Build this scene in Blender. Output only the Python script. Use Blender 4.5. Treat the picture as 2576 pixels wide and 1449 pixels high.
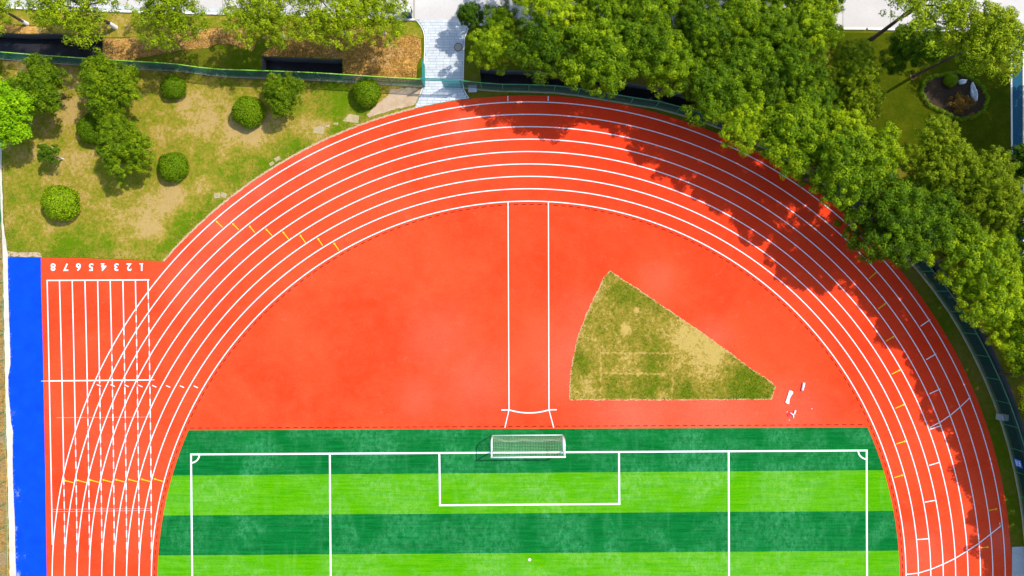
import bpy, bmesh, math, random
import numpy as np
from mathutils import Vector, Matrix
from mathutils.geometry import tessellate_polygon, delaunay_2d_cdt

# ------------------------------------------------------------------ scene, camera, light
for o in list(bpy.data.objects):
    bpy.data.objects.remove(o, do_unlink=True)
SC = bpy.context.scene
COL = SC.collection
H = 68.7                      # height of the drone above the field, metres
S = 25.0                      # plan pixels per metre on the ground
CX, CY = 1288.0, 724.5        # middle of the plan drawing
cam = bpy.data.objects.new('camera', bpy.data.cameras.new('camera'))
COL.objects.link(cam)
cam.location = (0, 0, H)
cam.data.sensor_width = 36
cam.data.lens = 24
cam.data.clip_end = 3000
SC.camera = cam

SUN_DIR = Vector((0.656, 0.377, 1.0)).normalized()
w = bpy.data.worlds.new('World')
SC.world = w
w.use_nodes = True
wn = w.node_tree
wn.nodes.clear()
sky = wn.nodes.new('ShaderNodeTexSky')
sky.sky_type = 'NISHITA'
sky.sun_disc = False
sky.sun_elevation = math.asin(SUN_DIR.z)
sky.sun_rotation = math.atan2(SUN_DIR.x, SUN_DIR.y)
bgn = wn.nodes.new('ShaderNodeBackground')
bgn.inputs['Strength'].default_value = 0.15
wo = wn.nodes.new('ShaderNodeOutputWorld')
wn.links.new(sky.outputs[0], bgn.inputs[0])
wn.links.new(bgn.outputs[0], wo.inputs[0])

sl = bpy.data.lights.new('sun', 'SUN')
sl.energy = 2.65
sl.angle = math.radians(0.5)
sl.color = (1.0, 0.955, 0.87)
sun = bpy.data.objects.new('sun', sl)
COL.objects.link(sun)
sun.rotation_euler = (-SUN_DIR).to_track_quat('-Z', 'Y').to_euler()
sun.location = SUN_DIR * 100

SC.view_settings.view_transform = 'Standard'
SC.view_settings.look = 'None'
SC.view_settings.gamma = 1
SC.view_settings.exposure = 0.95

# ------------------------------------------------------------------ helpers
def W(px, py, z=0.0):
    """plan pixel -> world point at height z (the drone looks straight down)"""
    k = (H - z) / H / S
    return ((px - CX) * k, (CY - py) * k)

def WP(pts):
    return [W(*p) for p in pts]

def tag(o, label=None, cat=None, group=None, kind=None):
    if label: o['label'] = label
    if cat: o['category'] = cat
    if group: o['group'] = group
    if kind: o['kind'] = kind
    return o

def link(name, me, mat=None, parent=None, loc=None, rot=None):
    o = bpy.data.objects.new(name, me)
    COL.objects.link(o)
    if mat is not None and me is not None and len(me.materials) == 0:
        me.materials.append(mat)
    if parent is not None:
        o.parent = parent
    if loc is not None: o.location = loc
    if rot is not None: o.rotation_euler = rot
    return o

def empty(name, loc=(0, 0, 0), rz=0.0, sc=1.0):
    o = bpy.data.objects.new(name, None)
    COL.objects.link(o)
    o.empty_display_size = 0.3
    o.location = loc
    o.rotation_euler = (0, 0, rz)
    o.scale = (sc, sc, sc) if not isinstance(sc, tuple) else sc
    return o

def mesh_np(name, V, F, mat=None, smooth=False):
    """V (n,3), F (m,k) arrays, all faces with k corners"""
    me = bpy.data.meshes.new(name)
    V = np.asarray(V, dtype=np.float32); F = np.asarray(F, dtype=np.int32)
    n, m, k = len(V), len(F), F.shape[1]
    me.vertices.add(n)
    me.vertices.foreach_set('co', V.ravel())
    me.loops.add(m * k)
    me.loops.foreach_set('vertex_index', F.ravel())
    me.polygons.add(m)
    me.polygons.foreach_set('loop_start', np.arange(0, m * k, k, dtype=np.int32))
    if smooth:
        me.polygons.foreach_set('use_smooth', np.ones(m, dtype=bool))
    me.update(calc_edges=True)
    if mat is not None: me.materials.append(mat)
    return me

def mesh_py(name, V, F, mat=None):
    me = bpy.data.meshes.new(name)
    me.from_pydata([tuple(v) for v in V], [], F)
    me.update()
    if mat is not None: me.materials.append(mat)
    return me

class MB:
    """collects simple solids into one mesh"""
    def __init__(self): self.V = []; self.F = []
    def add(self, V, F):
        b = len(self.V); self.V += [tuple(v) for v in V]
        self.F += [tuple(i + b for i in f) for f in F]
    def box(self, x0, y0, z0, x1, y1, z1):
        self.add([(x0,y0,z0),(x1,y0,z0),(x1,y1,z0),(x0,y1,z0),(x0,y0,z1),(x1,y0,z1),(x1,y1,z1),(x0,y1,z1)],
                 [(0,3,2,1),(4,5,6,7),(0,1,5,4),(1,2,6,5),(2,3,7,6),(3,0,4,7)])
    def tube(self, pts, rad, n=8, caps=True):
        pts = [Vector(p) for p in pts]
        if not isinstance(rad, (list, tuple)): rad = [rad] * len(pts)
        rings = []
        up = None
        for i, p in enumerate(pts):
            d = (pts[min(i+1, len(pts)-1)] - pts[max(i-1, 0)]).normalized()
            a = Vector((0, 0, 1)) if abs(d.z) < 0.9 else Vector((1, 0, 0))
            u = d.cross(a).normalized(); v = d.cross(u).normalized()
            rings.append([p + (u * math.cos(t) + v * math.sin(t)) * rad[i]
                          for t in [2 * math.pi * j / n for j in range(n)]])
        b = len(self.V)
        for r in rings: self.V += [tuple(q) for q in r]
        for i in range(len(pts) - 1):
            for j in range(n):
                self.F.append((b+i*n+j, b+i*n+(j+1)%n, b+(i+1)*n+(j+1)%n, b+(i+1)*n+j))
        if caps:
            self.F.append(tuple(b + j for j in range(n))[::-1])
            self.F.append(tuple(b + (len(pts)-1)*n + j for j in range(n)))
    def bar(self, a, b, wx):
        self.tube([a, b], wx, 4)
    def prism(self, poly, z0, z1):
        n = len(poly)
        area = sum(poly[i][0]*poly[(i+1)%n][1]-poly[(i+1)%n][0]*poly[i][1] for i in range(n))
        if area < 0: poly = poly[::-1]
        V = [(x, y, z0) for x, y in poly] + [(x, y, z1) for x, y in poly]
        F = [tuple(range(n))[::-1], tuple(range(n, 2*n))]
        F += [(i, (i+1) % n, n + (i+1) % n, n + i) for i in range(n)]
        self.add(V, F)
    def build(self, name, mat, parent=None, smooth=False, loc=None, rot=None):
        me = mesh_py(name, self.V, self.F, mat)
        if smooth:
            for p in me.polygons: p.use_smooth = True
        return link(name, me, None, parent, loc, rot)

def sheet(name, poly, z, mat, parent=None, holes=()):
    """flat polygon (world xy) with optional holes"""
    loops = [[Vector((x, y, z)) for x, y in poly]] + [[Vector((x, y, z)) for x, y in h] for h in holes]
    tris = tessellate_polygon(loops)
    V = [tuple(v) for l in loops for v in l]
    F = []
    for t in tris:
        a, b, c = [Vector(V[i]) for i in t]
        n = (b - a).cross(c - a).z
        if abs(n) < 1e-9: continue
        F.append(tuple(t) if n > 0 else tuple(t)[::-1])
    return link(name, mesh_py(name, V, F, mat), None, parent)

def in_poly(P, poly):
    x, y = P[:, 0], P[:, 1]
    c = np.zeros(len(P), bool)
    n = len(poly)
    for i in range(n):
        x0, y0 = poly[i]; x1, y1 = poly[(i + 1) % n]
        m = ((y0 > y) != (y1 > y))
        if y1 != y0:
            m &= x < (x1 - x0) * (y - y0) / (y1 - y0) + x0
        c ^= m
    return c

def edge_dist(P, poly):
    d = np.full(len(P), 1e9)
    n = len(poly)
    for i in range(n):
        a = np.array(poly[i]); b = np.array(poly[(i+1) % n]); ab = b - a
        t = np.clip(((P - a) @ ab) / max(ab @ ab, 1e-9), 0, 1)
        d = np.minimum(d, np.linalg.norm(P - (a + t[:, None] * ab), axis=1))
    return d

def densify(poly, step, wob=0.0, rng=None):
    out = []
    n = len(poly)
    for i in range(n):
        a = Vector(poly[i]); b = Vector(poly[(i+1) % n])
        k = max(1, int((b - a).length / step))
        nrm = Vector((-(b-a).y, (b-a).x)).normalized() if (b-a).length > 0 else Vector((0, 0))
        for j in range(k):
            p = a.lerp(b, j / k)
            if wob and rng: p = p + nrm * rng.uniform(-wob, wob)
            out.append((p.x, p.y))
    return out

def vnoise(P, scale, seed=0):
    """cheap smooth value noise on 2-D points, 0..1"""
    q = P * scale + seed * 17.31
    i = np.floor(q).astype(np.int64); f = q - i
    f = f * f * (3 - 2 * f)
    def h(a, b):
        v = (a * 374761393 + b * 668265263 + seed * 974711) & 0xffffffff
        v = ((v ^ (v >> 13)) * 1274126177) & 0xffffffff
        return ((v ^ (v >> 16)) & 0xffff) / 65535.0
    a, b = i[:, 0], i[:, 1]
    return (h(a, b) * (1 - f[:, 0]) + h(a+1, b) * f[:, 0]) * (1 - f[:, 1]) + \
           (h(a, b+1) * (1 - f[:, 0]) + h(a+1, b+1) * f[:, 0]) * f[:, 1]

def fbm(P, scale, seed=0, oct=4):
    s, a, t = 0, 1.0, 0
    for k in range(oct):
        s = s + a * vnoise(P, scale * 2 ** k, seed + k); t += a; a *= 0.55
    return s / t

def cdt_sheet(name, poly, spacing, z, mat, attr=None, disp=None, parent=None, wob=0.0, seed=1):
    """flat or rolling sheet with inner points; attr(P, edge distance) gives the float 'patch'"""
    rng = random.Random(seed); nr = np.random.RandomState(seed)
    bd = densify(poly, spacing, wob, rng)
    arr = np.array(bd)
    x0, y0 = arr.min(0); x1, y1 = arr.max(0)
    gx, gy = np.meshgrid(np.arange(x0, x1, spacing), np.arange(y0, y1, spacing))
    P = np.stack([gx.ravel(), gy.ravel()], 1) + nr.uniform(-.3, .3, (gx.size, 2)) * spacing
    P = P[in_poly(P, bd)]
    P = P[edge_dist(P, bd) > spacing * .45]
    vs = [Vector(p) for p in bd] + [Vector(p) for p in P]
    n = len(bd)
    ov, oe, of, *_ = delaunay_2d_cdt(vs, [(i, (i+1) % n) for i in range(n)], [], 1, 1e-5)
    V2 = np.array([(v.x, v.y) for v in ov])
    ed = edge_dist(V2, bd)
    Z = np.full(len(V2), z)
    if disp is not None: Z = Z + disp(V2, ed)
    F = []
    for f in of:
        a, b, c = V2[f[0]], V2[f[1]], V2[f[2]]
        cr = (b[0]-a[0])*(c[1]-a[1]) - (b[1]-a[1])*(c[0]-a[0])
        F.append(tuple(f) if cr > 0 else tuple(f)[::-1])
    me = mesh_py(name, np.column_stack([V2, Z]), F, mat)
    for p in me.polygons: p.use_smooth = True
    if attr is not None:
        at = me.attributes.new('patch', 'FLOAT', 'POINT')
        at.data.foreach_set('value', np.asarray(attr(V2, ed), dtype=np.float32))
    return link(name, me, None, parent)

def ribbon_geo(pts, width, z, closed=False):
    V, F = [], []
    n = len(pts)
    P = [Vector(p) for p in pts]
    for i in range(n):
        a = P[i-1] if (i > 0 or closed) else P[i]
        b = P[(i+1) % n] if (i < n-1 or closed) else P[i]
        d = (b - a).normalized(); nr = Vector((-d.y, d.x)) * width / 2
        V += [(*(P[i] + nr), z), (*(P[i] - nr), z)]
    for i in range(n if closed else n - 1):
        j = (i + 1) % n
        F.append((2*i, 2*i+1, 2*j+1, 2*j))
    return V, F

def ribbon(name, pts, width, z, mat, parent=None):
    V, F = ribbon_geo(pts, width, z)
    return link(name, mesh_py(name, V, F, mat), None, parent)

# ------------------------------------------------------------------ materials
class NT:
    def __init__(self, name):
        self.m = bpy.data.materials.new(name); self.m.use_nodes = True
        self.t = self.m.node_tree
        self.b = self.t.nodes['Principled BSDF']
        self.out = self.t.nodes['Material Output']
        self._pos = None
    def n(self, ty, **kw):
        nd = self.t.nodes.new(ty)
        for k, v in kw.items(): setattr(nd, k, v)
        return nd
    def l(self, a, b): self.t.links.new(a, b)
    @property
    def pos(self):
        if self._pos is None: self._pos = self.n('ShaderNodeNewGeometry').outputs['Position']
        return self._pos
    def scaled(self, sx, sy, sz=1):
        m = self.n('ShaderNodeMapping'); m.inputs['Scale'].default_value = (sx, sy, sz)
        self.l(self.pos, m.inputs['Vector']); return m.outputs[0]
    def noise(self, scale, detail=3, rough=.55, vec=None, dist=0.0):
        nd = self.n('ShaderNodeTexNoise'); nd.inputs['Scale'].default_value = scale
        nd.inputs['Detail'].default_value = detail; nd.inputs['Roughness'].default_value = rough
        nd.inputs['Distortion'].default_value = dist
        self.l(vec if vec is not None else self.pos, nd.inputs['Vector'])
        return nd.outputs['Fac']
    def ramp(self, fac, stops):
        r = self.n('ShaderNodeValToRGB'); e = r.color_ramp.elements
        while len(e) < len(stops): e.new(0.5)
        for el, (p, c) in zip(e, stops):
            el.position = p; el.color = (*c, 1) if len(c) == 3 else c
        self.l(fac, r.inputs[0]); return r.outputs['Color']
    def rng(self, fac, a, b, c=0.0, d=1.0):
        r = self.n('ShaderNodeMapRange'); r.clamp = True
        for i, v in zip(('From Min', 'From Max', 'To Min', 'To Max'), (a, b, c, d)):
            r.inputs[i].default_value = v
        self.l(fac, r.inputs['Value']); return r.outputs['Result']
    def mix(self, fac, a, b, mode='MIX'):
        r = self.n('ShaderNodeMix', data_type='RGBA', blend_type=mode)
        if isinstance(fac, (int, float)): r.inputs['Factor'].default_value = fac
        else: self.l(fac, r.inputs['Factor'])
        for s, v in (('A', a), ('B', b)):
            i = [q for q in r.inputs if q.name == s and q.type == 'RGBA'][0]
            if isinstance(v, tuple): i.default_value = (*v, 1)
            else: self.l(v, i)
        return [q for q in r.outputs if q.type == 'RGBA'][0]
    def math(self, op, a, b=None):
        r = self.n('ShaderNodeMath', operation=op)
        for i, v in enumerate((a, b)):
            if v is None: continue
            if isinstance(v, (int, float)): r.inputs[i].default_value = v
            else: self.l(v, r.inputs[i])
        return r.outputs[0]
    def attr(self, name):
        a = self.n('ShaderNodeAttribute', attribute_name=name); return a.outputs['Fac']
    def objrand(self):
        return self.n('ShaderNodeObjectInfo').outputs['Random']
    def col(self, c):
        if isinstance(c, tuple): self.b.inputs['Base Color'].default_value = (*c, 1)
        else: self.l(c, self.b.inputs['Base Color'])
        return self
    def rough(self, r, spec=0.3):
        self.b.inputs['Roughness'].default_value = r
        self.b.inputs['Specular IOR Level'].default_value = spec
        return self
    def bump(self, h, strength=.4, dist=.02):
        b = self.n('ShaderNodeBump'); b.inputs['Strength'].default_value = strength
        b.inputs['Distance'].default_value = dist
        self.l(h, b.inputs['Height']); self.l(b.outputs[0], self.b.inputs['Normal'])
        return self

M = {}
def plain(name, c, rough=.6, spec=.3, var=0.15, scale=6, metal=0):
    t = NT(name)
    f = t.noise(scale, 4)
    t.col(t.mix(f, tuple(v * (1 - var) for v in c), tuple(min(1, v * (1 + var)) for v in c)))
    t.rough(rough, spec); t.b.inputs['Metallic'].default_value = metal
    M[name] = t.m
    return t

# red polyurethane track
t = NT('track_red')
big = t.noise(.11, 5, .62, dist=.6); med = t.noise(.8, 5, .7); grain = t.noise(4.5, 5, .8); fine = t.noise(30, 2, .7)
pa = t.attr('patch')
c = t.mix(t.rng(big, .36, .64), (.74, .042, .009), (.78, .070, .020))
c = t.mix(t.math('MULTIPLY', t.rng(med, .42, .8), .45), c, (.80, .088, .036))
c = t.mix(t.rng(pa, 0, 1), c, (.82, .125, .072))
c = t.mix(t.rng(pa, 0, -1), c, (.76, .032, .006))
c = t.mix(t.math('MULTIPLY', t.rng(grain, .40, .75), .42), c, (.54, .022, .005))
c = t.mix(t.math('MULTIPLY', t.rng(fine, .5, .75), .35), c, (.82, .10, .045))
sc = t.noise(1.0, 5, .8, t.scaled(.5, .9)); sc2 = t.noise(2.3, 4, .8)
c = t.mix(t.math('MULTIPLY', t.math('MULTIPLY', t.rng(sc, .56, .74), t.rng(sc2, .48, .66)), .55), c, (.74, .17, .11))
st = t.noise(.9, 6, .85, dist=1.2)
c = t.mix(t.math('MULTIPLY', t.rng(st, .60, .70), .35), c, (.50, .030, .012))
t.col(c).rough(.95, .03).bump(fine, .35, .01); M['track_red'] = t.m

def paint(name, c, wear):
    t = NT(name)
    f = t.noise(3.5, 5, .7); g = t.noise(22, 3, .7)
    w_ = t.math('MULTIPLY', t.rng(f, .5, .8), wear)
    cc = t.mix(w_, c, (.62, .30, .24) if c[2] > .3 else (.6, .3, .1))
    cc = t.mix(t.math('MULTIPLY', t.rng(g, .45, .8), .12), cc, tuple(v * .7 for v in c))
    t.col(cc).rough(.7, .2); M[name] = t.m
paint('white_paint', (.80, .79, .78), .35)
paint('yellow_paint', (.78, .48, .015), .15)
plain('drain_slot', (.13, .012, .008), .9, .02)

# artificial turf, two greens
def turf(name, base, light, dust):
    t = NT(name)
    fib = t.noise(1.0, 5, .75, t.scaled(.25, 4.2)); fib2 = t.noise(9, 3, .8)
    st = t.noise(1.0, 4, .62, t.scaled(.9, .16)); st2 = t.noise(1.0, 6, .8, t.scaled(2.0, 1.3))
    cl = t.noise(.20, 4, .6, dist=.5); ed = t.noise(1.0, 3, .6, t.scaled(.05, .6))
    spk = t.noise(7, 4, .85)
    c = t.mix(t.rng(fib, .36, .64), base, light)
    c = t.mix(t.math('MULTIPLY', t.rng(fib2, .45, .7), .45), c, tuple(v * .6 for v in base))
    d = t.math('MULTIPLY', t.rng(st2, .40, .72), t.rng(cl, .41, .60))
    d = t.math('MAXIMUM', d, t.math('MULTIPLY', t.rng(st, .55, .8), .4))
    d = t.math('MULTIPLY', d, t.rng(spk, .30, .66, .25, 1))
    c = t.mix(t.math('MULTIPLY', d, .8), c, dust)
    t.col(c).rough(.9, .02).bump(fib2, .5, .02); M[name] = t.m
turf('turf_dark', (.0012, .092, .014), (.004, .160, .028), (.085, .37, .16))
turf('turf_light', (.045, .265, .001), (.105, .35, .002), (.24, .44, .13))

# natural grass / lawn, driven by the float attribute 'patch' (0 bare - 1 lush)
def lawn(name, lush, dry, bare):
    t = NT(name)
    p = t.attr('patch')
    n1 = t.noise(1.1, 6, .78, dist=.4); n2 = t.noise(3.0, 6, .8); n3 = t.noise(11, 4, .8)
    v = t.math('ADD', p, t.math('MULTIPLY', t.math('SUBTRACT', n1, .5), 1.35))
    v = t.math('ADD', v, t.math('MULTIPLY', t.math('SUBTRACT', n2, .5), 1.9))
    c = t.ramp(v, [(.12, bare), (.36, dry), (.60, tuple((a+b)/2 for a, b in zip(dry, lush))), (.86, lush)])
    c = t.mix(t.math('MULTIPLY', t.rng(n3, .52, .76), .45), c, tuple(q * .5 for q in lush))
    c = t.mix(t.math('MULTIPLY', t.rng(n3, .48, .26), .35), c, tuple(min(1, q * 1.3) for q in dry))
    t.col(c).rough(.95, .03).bump(t.math('ADD', n2, n3), .5, .05); M[name] = t.m
lawn('lawn', (.085, .160, .001), (.275, .205, .024), (.39, .262, .092))
lawn('patch_grass', (.085, .130, .002), (.27, .195, .025), (.43, .30, .080))

# wild ground beyond the fence: grass, earth
t = NT('wild_ground')
n1 = t.noise(.16, 4, .6); n2 = t.noise(1.7, 5, .7); n3 = t.noise(14, 4, .75)
v = t.math('ADD', t.math('MULTIPLY', n1, .55), t.math('MULTIPLY', n2, .5))
c = t.ramp(v, [(.38, (.19, .125, .04)), (.46, (.16, .135, .015)), (.58, (.090, .125, .003)), (.72, (.06, .115, .002))])
c = t.mix(t.math('MULTIPLY', t.rng(n3, .45, .75), .6), c, (.03, .045, .002))
t.col(c).rough(.95, .02).bump(n3, .8, .06); M['wild_ground'] = t.m

# dry leaf-covered bank
t = NT('dry_bank')
n1 = t.noise(.35, 4, .6); n2 = t.noise(3.2, 5, .75); n3 = t.noise(13, 4, .8)
rid = t.noise(1.0, 3, .6, t.scaled(1.2, 7))
v = t.math('ADD', t.math('MULTIPLY', n2, .5), t.math('MULTIPLY', n3, .5))
v = t.math('ADD', v, t.math('MULTIPLY', t.math('SUBTRACT', rid, .5), .4))
c = t.ramp(v, [(.32, (.09, .055, .010)), (.43, (.32, .17, .030)), (.54, (.54, .28, .06)), (.68, (.66, .42, .16))])
c = t.mix(t.math('MULTIPLY', t.rng(n1, .5, .7), .75), c, (.44, .31, .19))
t.col(c).rough(.95, .03).bump(v, .9, .08); M['dry_bank'] = t.m

t = NT('bare_sand')
n2 = t.noise(1.1, 5, .7); n3 = t.noise(16, 4, .75)
c = t.mix(t.rng(n2, .3, .7), (.40, .27, .16), (.52, .40, .27))
c = t.mix(t.math('MULTIPLY', t.rng(n3, .45, .7), .45), c, (.28, .19, .09))
t.col(c).rough(.95, .1).bump(n3, .5, .03); M['bare_sand'] = t.m

# concretes
def concrete(name, a, b, scale=1.0, rnd=0.0):
    t = NT(name)
    n1 = t.noise(.5 * scale, 5, .65); n2 = t.noise(7 * scale, 5, .75); n3 = t.noise(30, 3, .7)
    c = t.mix(t.rng(n1, .3, .7), a, b)
    c = t.mix(t.math('MULTIPLY', t.rng(n2, .52, .8), .4), c, tuple(q * .66 for q in a))
    if rnd:
        r = t.objrand()
        c = t.mix(t.math('MULTIPLY', r, rnd), c, tuple(q * .62 for q in a))
    t.col(c).rough(.85, .2).bump(n3, .3, .01); M[name] = t.m
concrete('road_concrete', (.47, .435, .395), (.56, .52, .48), .6, .2)
concrete('paving', (.48, .505, .51), (.58, .60, .60), 1.2, .3)
concrete('mortar', (.24, .25, .25), (.32, .33, .33))
concrete('kerb', (.66, .63, .58), (.74, .71, .66))
concrete('strip_concrete', (.50, .44, .35), (.64, .58, .48), 1.5)
concrete('channel_wall', (.10, .095, .09), (.16, .15, .14))
concrete('footing', (.34, .24, .15), (.46, .36, .26), 2)
concrete('stone_grey', (.36, .36, .36), (.50, .50, .49), 2, .3)
concrete('stone_step', (.34, .27, .12), (.46, .37, .21), 2, .4)
concrete('rock', (.40, .43, .45), (.68, .72, .74), 3)

t = NT('channel_water')
n1 = t.noise(.6, 4, .6); n2 = t.noise(5, 4, .7)
t.col(t.mix(t.rng(n1, .3, .7), (.012, .011, .013), (.030, .028, .030))).rough(.28, .25).bump(n2, .15, .02); M['channel_water'] = t.m

# blue runway
t = NT('blue_surface')
n1 = t.noise(.6, 4, .6); gr = t.noise(20, 3, .7); pa = t.attr('patch'); n2 = t.noise(5, 5, .8)
c = t.mix(t.rng(n1, .3, .7), (.002, .046, .42), (.003, .064, .52))
c = t.mix(t.math('MULTIPLY', t.rng(gr, .4, .75), .3), c, (.003, .035, .36))
d = t.math('MULTIPLY', t.rng(t.math('ADD', pa, t.math('MULTIPLY', t.math('SUBTRACT', n2, .5), 1.6)), .62, 1.0), .75)
c = t.mix(d, c, (.40, .46, .62))
t.col(c).rough(.9, .03); M['blue_surface'] = t.m
plain('path_blue', (.004, .070, .125), .8, .2, .2, 3)

def leaves(name, dark, mid, light, trans=.10, hue=.5):
    t = NT(name)
    ti = t.attr('tint'); r = t.objrand()
    v = t.math('ADD', t.math('MULTIPLY', ti, .62), t.math('MULTIPLY', r, .38))
    c = t.ramp(v, [(.12, dark), (.5, mid), (.88, light)])
    t.col(c).rough(.6, .08)
    tr = t.n('ShaderNodeBsdfTranslucent')
    t.l(t.mix(.5, c, light), tr.inputs['Color'])
    ms = t.n('ShaderNodeMixShader'); ms.inputs[0].default_value = trans
    t.l(t.b.outputs[0], ms.inputs[1]); t.l(tr.outputs[0], ms.inputs[2])
    t.l(ms.outputs[0], t.out.inputs['Surface']); M[name] = t.m
leaves('leaf_grove', (.018, .052, .001), (.115, .205, .002), (.40, .50, .005))
leaves('leaf_olive', (.055, .090, .002), (.150, .215, .003), (.36, .42, .008))
leaves('leaf_airy', (.085, .135, .002), (.22, .295, .004), (.44, .51, .010))
leaves('leaf_lawn', (.035, .078, .001), (.115, .190, .002), (.32, .39, .005))
leaves('leaf_lime', (.09, .21, .001), (.20, .38, .002), (.38, .54, .006))
leaves('leaf_topiary', (.050, .110, .001), (.125, .215, .002), (.28, .39, .005), .12)
leaves('leaf_dark', (.022, .055, .002), (.055, .115, .003), (.12, .20, .005))
leaves('leaf_red', (.10, .06, .01), (.22, .12, .02), (.34, .15, .03))
leaves('grass_blade', (.09, .14, .010), (.21, .20, .025), (.36, .29, .07), .2)
leaves('litter', (.20, .10, .015), (.46, .24, .05), (.70, .48, .20), .1)

t = NT('bark')
n = t.noise(6, 5, .7, t.scaled(3, 3, .8))
t.col(t.mix(n, (.045, .032, .022), (.14, .105, .075))).rough(.9, .1).bump(n, .6, .03); M['bark'] = t.m
plain('whitewash', (.72, .71, .68), .8, .2, .1, 8)
plain('fence_green', (.020, .22, .10), .5, .4, .2)
plain('rail_green', (.30, .58, .06), .45, .2, .15)
plain('wire_green', (.006, .070, .055), .5, .3, .25)
plain('gate_teal', (.012, .20, .19), .45, .4, .15)
plain('goal_white', (.80, .80, .80), .4, .4, .04)
plain('net_cord', (.50, .58, .42), .8, .2, .2)
plain('plastic_white', (.80, .80, .79), .45, .4, .05)
plain('plastic_red', (.50, .012, .016), .4, .4, .1)
plain('steel_grey', (.30, .31, .32), .5, .4, .15, 4)
plain('iron_cover', (.36, .31, .24), .7, .3, .2, 9)
plain('iron_ring', (.10, .08, .06), .7, .3, .2, 9)
plain('bin_green', (.012, .12, .085), .5, .4, .15)
plain('bin_blue', (.010, .06, .16), .5, .4, .15)
plain('bin_dark', (.02, .022, .024), .5, .4, .15)
plain('sign_blue', (.010, .13, .52), .45, .4, .08)
plain('soil_dark', (.045, .030, .018), .95, .1, .4, 5)
plain('soil_ring', (.26, .13, .05), .95, .1, .3, 6)

# ------------------------------------------------------------------ plan geometry
TX, TY = 1330.0, 1455.0           # centre of the bend
R0, DR = 949.0, 31.2              # innermost line, lane pitch (plan px)
def PP(r, deg):                    # polar around the bend centre, degrees clockwise from up
    a = math.radians(deg)
    return (TX + r * math.sin(a), TY - r * math.cos(a))
def ARC(r, a0, a1, n=90):
    return [PP(r, a0 + (a1 - a0) * i / n) for i in range(n + 1)]

# fence line on the ground, right of the gate
FENCE_R = [(1168, 221), (1212, 225.5), (1265, 229), (1330, 230), (1393, 232.5), (1453, 239.5), (1516, 250), (1584, 261.5), (1647, 271)]
FENCE_R += [PP(1226 + (1252 - 1226) * min(1, (d - 15) / 42), d) for d in np.arange(17.5, 106, 2.86)]
FENCE_L = [(-330, 122), (-200, 131), (-60, 142), (45, 151), (105, 156), (168, 160.5), (230, 165), (292, 168.5), (355, 173), (415, 176), (470, 180),
           (525, 188), (578, 193), (640, 195), (700, 197), (758, 199), (812, 201.5), (868, 205), (925, 208.5), (985, 212.5), (1030, 215), (1067, 217)]
def fence_off(k):
    """fence line pushed outwards (away from the bend centre) by k plan px"""
    out = []
    for x, y in FENCE_R:
        d = math.hypot(x - TX, y - TY); out.append((TX + (x - TX) * (d + k) / d, TY + (y - TY) * (d + k) / d))
    return out

PIT_A = [(-400, 70), (-150, 78), (0, 83), (70, 86), (140, 85), (200, 88), (258, 90), (258, 158), (168, 152), (45, 143), (-60, 134), (-400, 108)]
PIT_B = [(658, 141), (704, 144), (760, 146), (830, 149), (861, 149), (861, 197), (812, 193), (758, 191), (658, 188)]
inner, outer = fence_off(9)[1:-1], fence_off(52)[1:-1]
PIT_C = inner + outer[::-1]

# ------------------------------------------------------------------ ground and channel
G = 900
ground = sheet('ground', [(-G, -G), (G, -G), (G, G), (-G, G)], 0, M['wild_ground'], None,
               [WP(PIT_A), WP(PIT_B), WP(PIT_C)])
tag(ground, kind='structure')

chan = empty('drainage_channel')
tag(chan, kind='structure')
for pit in (PIT_A, PIT_B, PIT_C):
    P = WP(pit)
    ar = sum(P[i][0]*P[(i+1) % len(P)][1]-P[(i+1) % len(P)][0]*P[i][1] for i in range(len(P)))
    if ar > 0: P = P[::-1]
    n = len(P)
    V = [(x, y, 0.0) for x, y in P] + [(x, y, -1.7) for x, y in P]
    F = [((i+1) % n, i, n + i, n + (i+1) % n) for i in range(n)]
    link('channel_wall', mesh_py('channel_wall', V, F, M['channel_wall']), None, chan)
    sheet('water', P, -1.35, M['channel_water'], chan)

# ------------------------------------------------------------------ running track
outline = [PP(1215, a) for a in np.linspace(90, -49.2, 120)]
outline = [(2545, 1990)] + outline + [(410, 657), (330, 655), (210, 650), (103, 648), (104, 724), (109, 904), (112, 1087), (114, 1174), (118, 1449), (126, 1990)]
TRK = WP(outline)
blobs = [(640, 450, 3.0, .55), (560, 560, 3.2, .5), (760, 380, 2.5, .35), (1445, 900, 4.0, .6), (1460, 780, 2.5, .4), (1600, 1045, 5.0, .75), (1800, 1040, 6, .7),
         (2000, 1040, 4.5, .6), (1200, 960, 3.5, .5), (1100, 850, 3, .45), (1660, 700, 2.5, .6), (1800, 840, 2.2, .6), (480, 690, 3, .4), (2100, 1010, 3, .4),
         (2300, 1100, 3, .35), (2330, 1400, 3, .4), (1160, 320, 1.6, .5), (2520, 1360, 1.1, .9), (300, 1130, 3, .25), (1050, 1000, 2, .4), (1560, 1018, .9, .8)]
def track_patch(P, ed):
    v = np.zeros(len(P))
    for x, y, r, s in blobs:
        q = np.array(W(x, y)); d = np.linalg.norm(P - q, axis=1) / r
        v = np.maximum(v, s * np.exp(-d * d))
    v = np.clip(v * (.55 + .9 * fbm(P, .5, 3)), 0, 1) * .9
    for x, y, rr in ((1780, 420, 13), (2150, 700, 11), (2330, 950, 8), (1500, 330, 8)):     # less faded where the grove keeps the sun off
        v = v - .38 * np.exp(-(np.linalg.norm(P - np.array(W(x, y)), axis=1) / rr) ** 2)
    return np.clip(v, -1, 1)
track = cdt_sheet('running_track', TRK, 1.0, .020, M['track_red'], track_patch)
tag(track, kind='structure')

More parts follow.
